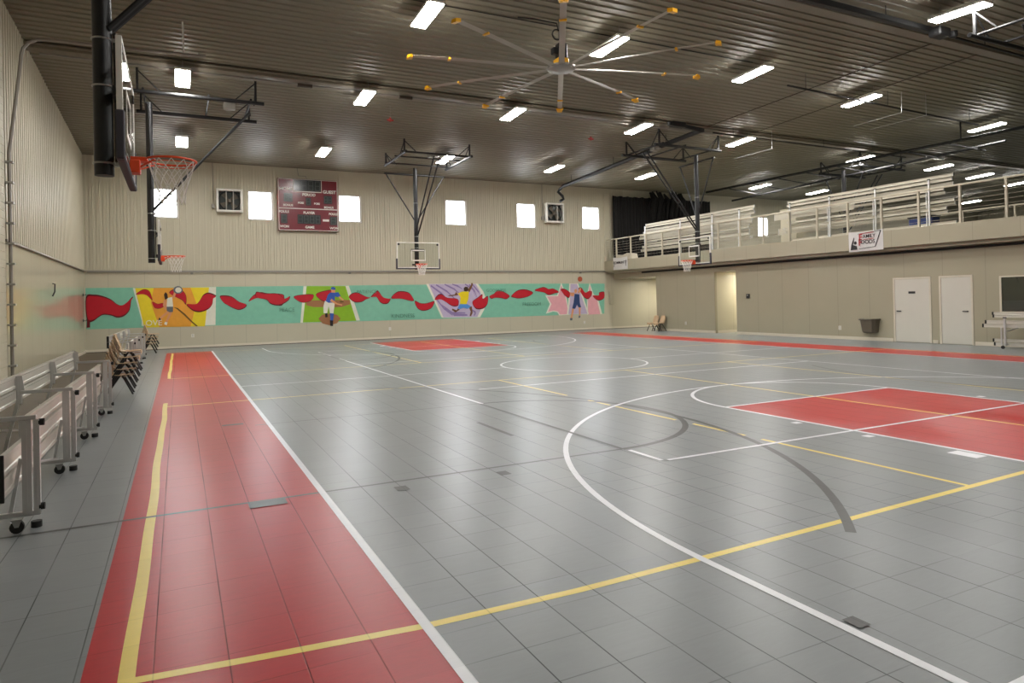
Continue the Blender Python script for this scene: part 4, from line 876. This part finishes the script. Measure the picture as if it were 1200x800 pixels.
# ================================================================== CURTAIN ON THE MEZZANINE
def drape(x0, x1, z0, z1, y, amp, n, top=None):
    V = []; F = []; rows = 7
    for j in range(rows):
        zt = j/(rows-1)
        for i in range(n+1):
            x = x0+(x1-x0)*i/n; q = amp*math.sin(i*1.9)+amp*.5*math.sin(i*.73+zt*3); zz = z0+(z1-z0)*zt-(.05*abs(math.sin(i*.4)) if j == rows-1 else 0)
            V.append((x, y-.06+q, zz))
    for j in range(rows-1):
        for i in range(n): a = j*(n+1)+i; F.append((a, a+1, a+n+2, a+n+1))
    m = MB(); m.poly(V, F); m.poly([(a, b+.02, c_) for a, b, c_ in V], [tuple(reversed(f)) for f in F]); return m
c = drape(20.78, 27.6, 3.62, 7.10, D-.25, .035, 110); fit('curtain', c, 'curtain', 'black curtain covering the back wall above the mezzanine', 'curtain')
c = MB()
for k in range(26):
    x = 23.0+random.random()*2.6; a = random.random()*.8
    c.path([(x, D-.45, 7.3+random.random()*.15), (x+.1, D-.5-a*.3, 7.0), (x-.15+a*.4, D-.5, 6.6-a), (x+.05, D-.42, 6.0-a*1.1)], [.05, .09, .06, .02], 5)
fit('hanging_net', c, 'curtain', 'bunched black netting tied up over the curtain', 'net')

# ================================================================== GUARD RAIL
gr = thing('guard_rail', 'grey steel guard rail with thin cables along the mezzanine edge', 'railing', (XM, 10, 3.6))
PY = [28.74-1.222*i for i in range(22)]
for y in PY:
    p = MB(); p.bar((XM+.04, y, 3.6), (XM+.04, y, 4.68), .030); p.box(XM-.02, y-.06, 3.6, XM+.12, y+.06, 3.615); p.build('post', 'rail', gr)
c = MB(); c.box(XM+.0, 2.5, 4.68, XM+.08, 29.6, 4.73, .008); c.build('top_rail', 'rail', gr)
for k in range(7):
    c = MB(); c.tube((XM+.04, 3, 3.74+k*.13), (XM+.04, 29.6, 3.74+k*.13), .004, 5); c.build('cable', 'rail', gr)
gr2 = thing('guard_rail', 'far guard rail on the other side of the mezzanine, thin grey line', 'railing', (27.2, 10, 3.6))
for i in range(10):
    p = MB(); y = 19-1.8*i; p.bar((27.2, y, 3.59), (27.2, y, 4.66), .025); p.build('post', 'rail', gr2)
c = MB(); c.box(27.17, 2.5, 4.66, 27.23, 29.0, 4.71); c.build('top_rail', 'rail', gr2)

# ================================================================== BLEACHERS
def plank(mb, x, z0, z1, ya, yb, t=.035):
    """ribbed aluminium channel running along y, face vertical"""
    n = 1 if z1-z0 > .11 else 1; h = (z1-z0); prof = [(x-t/2, z0), (x+t/2, z0)]
    for i in range(n):
        a = z0+h*(i+.22)/n; b = z0+h*(i+.78)/n
        prof += [(x+t/2, a-.004), (x+t*.28, a+.004), (x+t*.28, b-.004), (x+t/2, b+.004)]
    prof += [(x+t/2, z1), (x-t/2, z1)]
    for i in reversed(range(n)):
        a = z0+h*(i+.18)/n; b = z0+h*(i+.82)/n
        prof += [(x-t/2, b+.004), (x-t*.28, b-.004), (x-t*.28, a+.004), (x-t/2, a-.004)]
    # profile in (x,z), extruded along y
    mb.prism(prof, ya, yb, 'y')
def add_plank(t, x, z0, z1, ya, yb, m='aluw', cap='rubber'):
    p = MB(); plank(p, x, z0, z1, ya, yb); o = p.build('plank', m, t)
    if cap:
        c_ = MB()
        for y in (ya, yb): c_.cut().box(x-.024, y-(.02 if cap == 'rubber' else .008), z0-.006, x+.024, y+(.02 if cap == 'rubber' else .008), z1+.006, .003)
        c_.build('end_cap', cap, o)
    return o
def caster(t, x, y, r=.045):
    c_ = MB(); c_.path([(x, y-.016, r), (x, y+.016, r)], r, 16); o = c_.build('caster', 'rubber', t, True)
    f = MB(); f.prism([(x-.012, r), (x+.012, r), (x+.03, r*2.1), (x-.03, r*2.1)], y-.024, y-.018, 'y'); f.prism([(x-.012, r), (x+.012, r), (x+.03, r*2.1), (x-.03, r*2.1)], y+.018, y+.024, 'y'); f.box(x-.035, y-.03, r*2.1, x+.035, y+.03, r*2.1+.008); f.build('fork', 'steel', o)
def floor_bleacher():
    """local origin = foot of the first frame, court side"""
    t = thing('bleacher', 'x', 'bleacher')
    for k, y in enumerate((0, 1.955, 3.91, 6.0)):
        u = MB()
        for dx, hw in ((-.062, .030), (.0, .020)):
            u.box(dx-hw, y-.022, .10, dx+hw, y-.016, .80); u.box(dx-hw, y+.016, .10, dx+hw, y+.022, .80)
            u.box(dx-hw, y-.016, .10, dx-hw+.006, y+.016, .80); u.box(dx+hw-.006, y-.016, .10, dx+hw, y+.016, .80)
            u.box(dx-.004, y-.026, .16, dx+.004, y-.022, .74)
        u.build('upright', 'alu', t)
        b = MB(); b.box(-.44, y-.016, .802, .0, y+.016, .835, .004); b.build('top_bar', 'alu', t)
        q = MB(); q.path([(.015, y, .78), (.050, y, .78)], .026, 12); q.cut(); q.path([(.01, y, .15), (.045, y, .15)], .026, 12); q.cut(); q.path([(-.01, y-.0, .0), (-.01, y, .045)], .036, 12); q.build('rubber_stop', 'rubber', t, True)
        q = MB(); q.box(-.62, y-.018, .09, .02, y+.018, .125, .004); q.build('base_bar', 'alu', t)
        q = MB(); q.bar((-.10, y, .52), (-.17, y+.02, .12), .012); q.cut(); q.bar((-.44, y, .80), (-.60, y, .12), .014); q.build('leg_strut', 'alu', t)
        q = MB(); q.box(-.47, y-.012, .70, -.42, y+.012, .97, .01); q.prism([(-.50, .84), (-.40, .84), (-.42, .98), (-.48, .98)], y-.01, y+.01, 'y'); q.build('bracket', 'alu', t)
        caster(t, -.11, y-.11); caster(t, -.58, y-.11)
        if k < 3:
            q = MB(); y2 = (1.955, 3.91, 6.0)[k]; q.bar((-.05, y, .13), (-.42, y2, .46), .011); q.cut(); q.bar((-.60, y, .46), (-.14, y2, .13), .011); q.build('diagonal_brace', 'alu', t)
    # court-side double plank, wall-side double plank
    add_plank(t, -.16, .31, .44, -.36, 6.25, 'aluw'); add_plank(t, -.16, .46, .60, -.36, 6.25, 'aluw')
    add_plank(t, -.16, .63, .76, .42, 6.2, 'aluw', 'alu')
    add_plank(t, -.49, .72, .845, -.55, 6.15, 'aluw'); add_plank(t, -.49, .86, .985, -.55, 6.15, 'aluw')
    e = MB(); e.box(-.19, -.385, .29, -.13, -.37, .62, .003); e.build('end_plate', 'rubber', t)
    return t
fb = floor_bleacher(); fb.location = (-.97, 6.11, 0)
tag(fb, 'folded aluminium bleacher on casters nearest the camera along the left wall', 'bleacher', 'aluminium bleachers around the court')
dup(fb, (-1.0, 18.75, 0), 0, 'folded aluminium bleacher farther back, behind the tan chair stack', 'aluminium bleachers around the court')
def stored(label, loc, planks, posts, foot):
    t = thing('bleacher', label, 'bleacher', loc, 'aluminium bleachers around the court')
    for x, z0, z1, ya, yb in planks:
        add_plank(t, x, z0, z1, ya, yb, 'alust' if foot > 1 else 'aluw', 'alu' if foot > 1 else 'rubber')
    for x, y, z0, z1 in posts:
        p = MB(); p.bar((x, y, z0), (x, y, z1), .022); p.bar((x+.06, y+.12, z0), (x+.06, y+.12, z1-.25), .016); p.build('upright', 'alu', t)
        c_ = MB(); c_.box(x-.035, y-.035, z1, x+.035, y+.035, z1+.03, .006); c_.cut(); c_.path([(x-.015, y+.06, foot+.045), (x+.015, y+.06, foot+.045)], .045, 12); c_.build('rubber_stop', 'rubber', t)
        b = MB(); b.bar((x-.0, y, z0+.03), (x+.75, y, z0+.03), .018); b.cut(); b.bar((x, y, (z0+z1)/2), (x+.75, y, (z0+z1)/2+.1), .014); b.build('cross_bar', 'alu', t)
    return t
F0 = 3.59
stored('long stack of ribbed aluminium bleacher planks on the mezzanine, behind the right side hoop', (21.2, 20.3, F0),
       [(21.22, 4.68, 4.79, 20.3, 27.4), (21.16, 4.83, 4.94, 20.3, 27.4), (21.28, 4.98, 5.09, 20.2, 27.4), (21.22, 5.13, 5.22, 20.2, 27.35), (21.28, 5.25, 5.34, 20.2, 27.35),
        (21.22, 3.98, 4.09, 20.4, 27.5), (21.16, 4.13, 4.24, 20.4, 27.5), (21.28, 4.28, 4.38, 20.5, 27.3), (21.22, 4.42, 4.50, 20.5, 27.3), (21.28, 4.53, 4.60, 20.5, 27.3),
        (21.75, 4.66, 4.78, 20.8, 28.5), (21.80, 4.82, 4.92, 20.8, 28.5), (21.75, 4.02, 4.14, 20.8, 28.4)],
       [(21.13, y, F0, 5.2) for y in (27.25, 24.6, 22.5, 20.9)], F0)
stored('long stack of ribbed aluminium bleacher planks on the mezzanine, above the white banner', (21.2, 12.3, F0),
       [(21.22, 4.60, 4.69, 12.52, 18.45), (21.16, 4.73, 4.82, 12.52, 18.45), (21.28, 4.86, 4.96, 12.3, 18.5), (21.22, 5.0, 5.09, 12.3, 18.5), (21.28, 5.13, 5.22, 12.3, 18.5),
        (21.22, 4.02, 4.10, 12.45, 18.6), (21.16, 4.13, 4.21, 12.45, 18.6), (21.28, 4.25, 4.33, 12.25, 18.5), (21.22, 4.36, 4.44, 12.25, 18.5), (21.22, 3.68, 3.76, 12.2, 18.4),
        (21.75, 4.62, 4.9, 16.0, 19.6), (21.75, 4.02, 4.26, 16.0, 19.4)],
       [(21.13, y, F0, 5.1) for y in (18.3, 16.55, 14.77, 12.96)], F0)
stored('folded aluminium bleacher against the right wall under the dark interior window', (20.4, 6, 0),
       [(20.25, .86, .93, 4.0, 10.72), (20.33, .93, 1.0, 4.0, 10.78), (20.22, .58, .67, 4.0, 10.98), (20.30, .68, .77, 4.0, 10.95), (20.28, .08, .16, 4.0, 10.72), (20.34, .18, .26, 4.0, 10.78)],
       [(20.16, y, .09, .84) for y in (10.4, 8.4, 6.4)], 0)

# ================================================================== CHAIRS
def make_chair():
    """small shell chair, faces +x; origin on the floor under the seat"""
    t = thing('stacking_chair', 'x', 'chair')
    V = []; F = []; prof = [(.20, .335), (.195, .372), (.10, .368), (0, .360), (-.10, .365), (-.155, .395), (-.18, .45), (-.212, .54), (-.245, .63), (-.26, .70)]
    ww = [.165, .175, .18, .18, .175, .165, .165, .17, .16, .12]; nw = 6
    for (x, z), w_ in zip(prof, ww):
        for j in range(nw+1):
            q = -1+2*j/nw; V.append((x+(.03*q*q if z > .41 else 0), w_*q, z+(.012*q*q if z <= .41 else 0)))
    n = nw+1
    for i in range(len(prof)-1):
        for j in range(nw): F.append((i*n+j, i*n+j+1, (i+1)*n+j+1, (i+1)*n+j))
    m_ = MB(); m_.poly(V, F); m_.poly([(x-.026 if z > .41 else x, y, z-.040) for x, y, z in V], [tuple(reversed(f)) for f in F])
    # rim
    bd = [j for j in range(n)]+[i*n+nw for i in range(1, len(prof))]+[(len(prof)-1)*n+j for j in range(nw-1, -1, -1)]+[i*n for i in range(len(prof)-2, 0, -1)]
    m_.path([V[i] for i in bd], .010, 6, closed=True)
    m_.build('seat_shell', 'chair', t, True)
    for y in (-1, 1):
        for s in (-1, 1):
            l = MB(); l.path([(s*.02, y*.12, .345), (s*.05, y*.15, .31), ((.20 if s > 0 else -.25), y*.175, .0)], .016, 6); l.build('leg', 'chairblk', t, True)
    f = MB()
    for x in (-.03, .03): f.cut().tube((x, -.12, .338), (x, .12, .338), .010, 6)
    f.build('seat_frame', 'chairblk', t)
    return t
ch = make_chair(); BX_, BY_ = -1.0, 14.8
nm = ['bottom', 'second from bottom', 'middle', 'fourth from bottom', 'top']
for k in range(5):
    lb = 'tan shell chair, %s of the stack left of the red strip' % nm[k]
    loc = (BX_+.036*k, BY_, .11*k)
    if k == 0: ch.location = loc; tag(ch, lb, 'chair', 'stacked tan chairs by the left bleachers')
    else: dup(ch, loc, 0, lb, 'stacked tan chairs by the left bleachers')
for k in range(4): dup(ch, (-.95+.03*k, 27.6, .11*k), 0, 'tan shell chair, %s of the far stack at the back wall' % ('bottom', 'second', 'third', 'top')[k], 'stacked tan chairs at the back wall')
dup(ch, (20.62, 26.15, 0), PI, 'tan chair by the right wall, left one of the pair', 'pair of tan chairs by the right wall')
dup(ch, (20.62, 25.65, 0), PI, 'tan chair by the right wall, right one of the pair', 'pair of tan chairs by the right wall')
for o in list(COL.objects):
    if o.parent is None and o.name.startswith('stacking_chair') and abs(o.location.x-20.62) < .01: o.scale = (1.05, 1.05, 1.05)

# ================================================================== WALL BIN, BANNERS, MEZZANINE CLUTTER
bn = thing('wall_bin', 'brown plastic waste bin mounted low on the right wall left of the doors', 'bin', (XW, 14.88, .27))
m_ = MB(); yc = 14.88
def rr(hw, dp, z): return [(XW-.004, yc-hw, z), (XW-dp*.7, yc-hw, z), (XW-dp, yc-hw*.7, z), (XW-dp, yc+hw*.7, z), (XW-dp*.7, yc+hw, z), (XW-.004, yc+hw, z)]
R_ = [rr(.20, .22, .27), rr(.24, .25, .31), rr(.29, .30, .70)]; V = [p for r_ in R_ for p in r_]; F = [(5, 4, 3, 2, 1, 0)]
for i in range(2):
    for j in range(6): F.append((i*6+j, i*6+(j+1) % 6, (i+1)*6+(j+1) % 6, (i+1)*6+j))
m_.poly(V, F); m_.build('bin_body', 'binb', bn)
m_ = MB(); P = rr(.31, .32, .72); m_.path([P[5], P[4], P[3], P[2], P[1], P[0]], .03, 6); m_.build('bin_rim', 'binb', bn)
def banner(y0, y1, z0, z1, label):
    t = thing('banner', label, 'banner', (XM-.03, y1, z0)); xf = XM-.035
    c_ = MB(); n = 12; V = []; F = []
    for j in range(2):
        for i in range(n+1):
            y = y1+(y0-y1)*i/n; V.append((xf-.008*math.sin(i*.9)-(.01 if j else 0), y, (z0 if j == 0 else z1-.04*math.sin(PI*i/n))))
    for i in range(n): F.append((i, i+1, n+1+i+1, n+1+i))
    c_.poly(V, F); c_.poly([(x+.006, y, z) for x, y, z in V], [tuple(reversed(f)) for f in F]); c_.build('sheet', 'banner', t)
    r_ = MB()
    for y in (y0+.03, y1-.03): r_.cut().path([(xf, y, z1-.02), (XM+.04, y, z1+.12)], .005, 5)
    r_.build('tie_cord', 'net', t)
    return t, xf-.024
t, xf = banner(13.99, 15.22, 3.0, 3.67, 'white banner lettered Family Foods hanging on the mezzanine edge')
def by(px): return 15.22-(px-195)/(1000-195)*1.23
def bz(py): return 3.0+(700-py)/(700-180)*.67
text('lettering', 'F', .30, (xf, by(490), bz(350)), ROT_RIGHT, 'bred', t, .002, bold=.004)
text('lettering', 'F', .30, (xf, by(480), bz(480)), ROT_RIGHT, 'bred', t, .002, bold=.004)
text('lettering', 'AMILY', .16, (xf, by(690), bz(330)), ROT_RIGHT, 'bblk', t, .002, bold=.001)
text('lettering', 'OODS', .18, (xf, by(660), bz(475)), ROT_RIGHT, 'bblk', t, .002, bold=.001)
q = MB()
def seg(a, b, c_, d_, w_): q.bar((xf, by(a), bz(b)), (xf, by(c_), bz(d_)), w_)
seg(560, 405, 800, 395, .008); seg(470, 250, 800, 240, .008); q.build('red_stripe', 'bred', t)
q = MB(); seg(430, 250, 960, 212, .007); seg(960, 212, 830, 605, .009); seg(830, 605, 450, 635, .007); q.build('border_line', 'bblk', t)
q = MB(); q.prism([(by(a), bz(b)) for a, b in ((330, 330), (345, 350), (320, 480), (300, 520), (400, 560), (410, 650), (245, 655), (265, 520))], xf-.002, xf+.002, 'x')
q.prism([(by(365+34*math.cos(a)), bz(475+44*math.sin(a))) for a in [k*PI/6 for k in range(12)]], xf-.003, xf+.001, 'x'); q.build('emblem', 'bblk', t)
t, xf = banner(27.72, 28.95, 3.1, 3.74, 'small white banner with grey script lettering at the far end of the mezzanine')
text('lettering', 'COMMUNITY', .19, (xf, 28.33, 3.45), ROT_RIGHT, 'bblk', t, .002, bold=.001)
q = MB(); q.prism([(28.85, 3.25), (28.80, 3.42), (28.85, 3.55), (28.88, 3.55), (28.84, 3.42), (28.88, 3.25)], xf-.002, xf, 'x'); q.prism([(27.82, 3.25), (27.86, 3.42), (27.82, 3.58), (27.79, 3.58), (27.82, 3.42), (27.79, 3.25)], xf-.002, xf, 'x'); q.build('border_line', 'bblk', t)
c = MB(); c.prism([(29.2, F0), (29.15, F0+.32), (28.8, F0+.24), (28.3, F0+.36), (27.9, F0+.30), (27.8, F0)], 20.75, 21.1, 'x'); fit('folded_tarp', c, 'tarp', 'folded pale tarp lying behind the rail at the mezzanine far end', 'tarp')
c = MB(); c.box(22.3, 13.6, F0, 22.75, 14.4, F0+.5, .03); c.k = 1; c.box(22.27, 13.57, F0+.5, 22.78, 14.43, F0+.56, .02); fit('storage_tote', c, ['blue', 'black'], 'dark blue tote showing beneath the stored bleachers on the mezzanine', 'tote')
c = MB(); c.box(22.4, 19.1, F0, 22.9, 19.9, F0+1.5, .02); c.box(22.38, 19.08, F0+1.5, 22.92, 19.92, F0+1.53, .005); fit('wooden_crate', c, 'rib', 'beige box standing between the two stored bleachers', 'box')
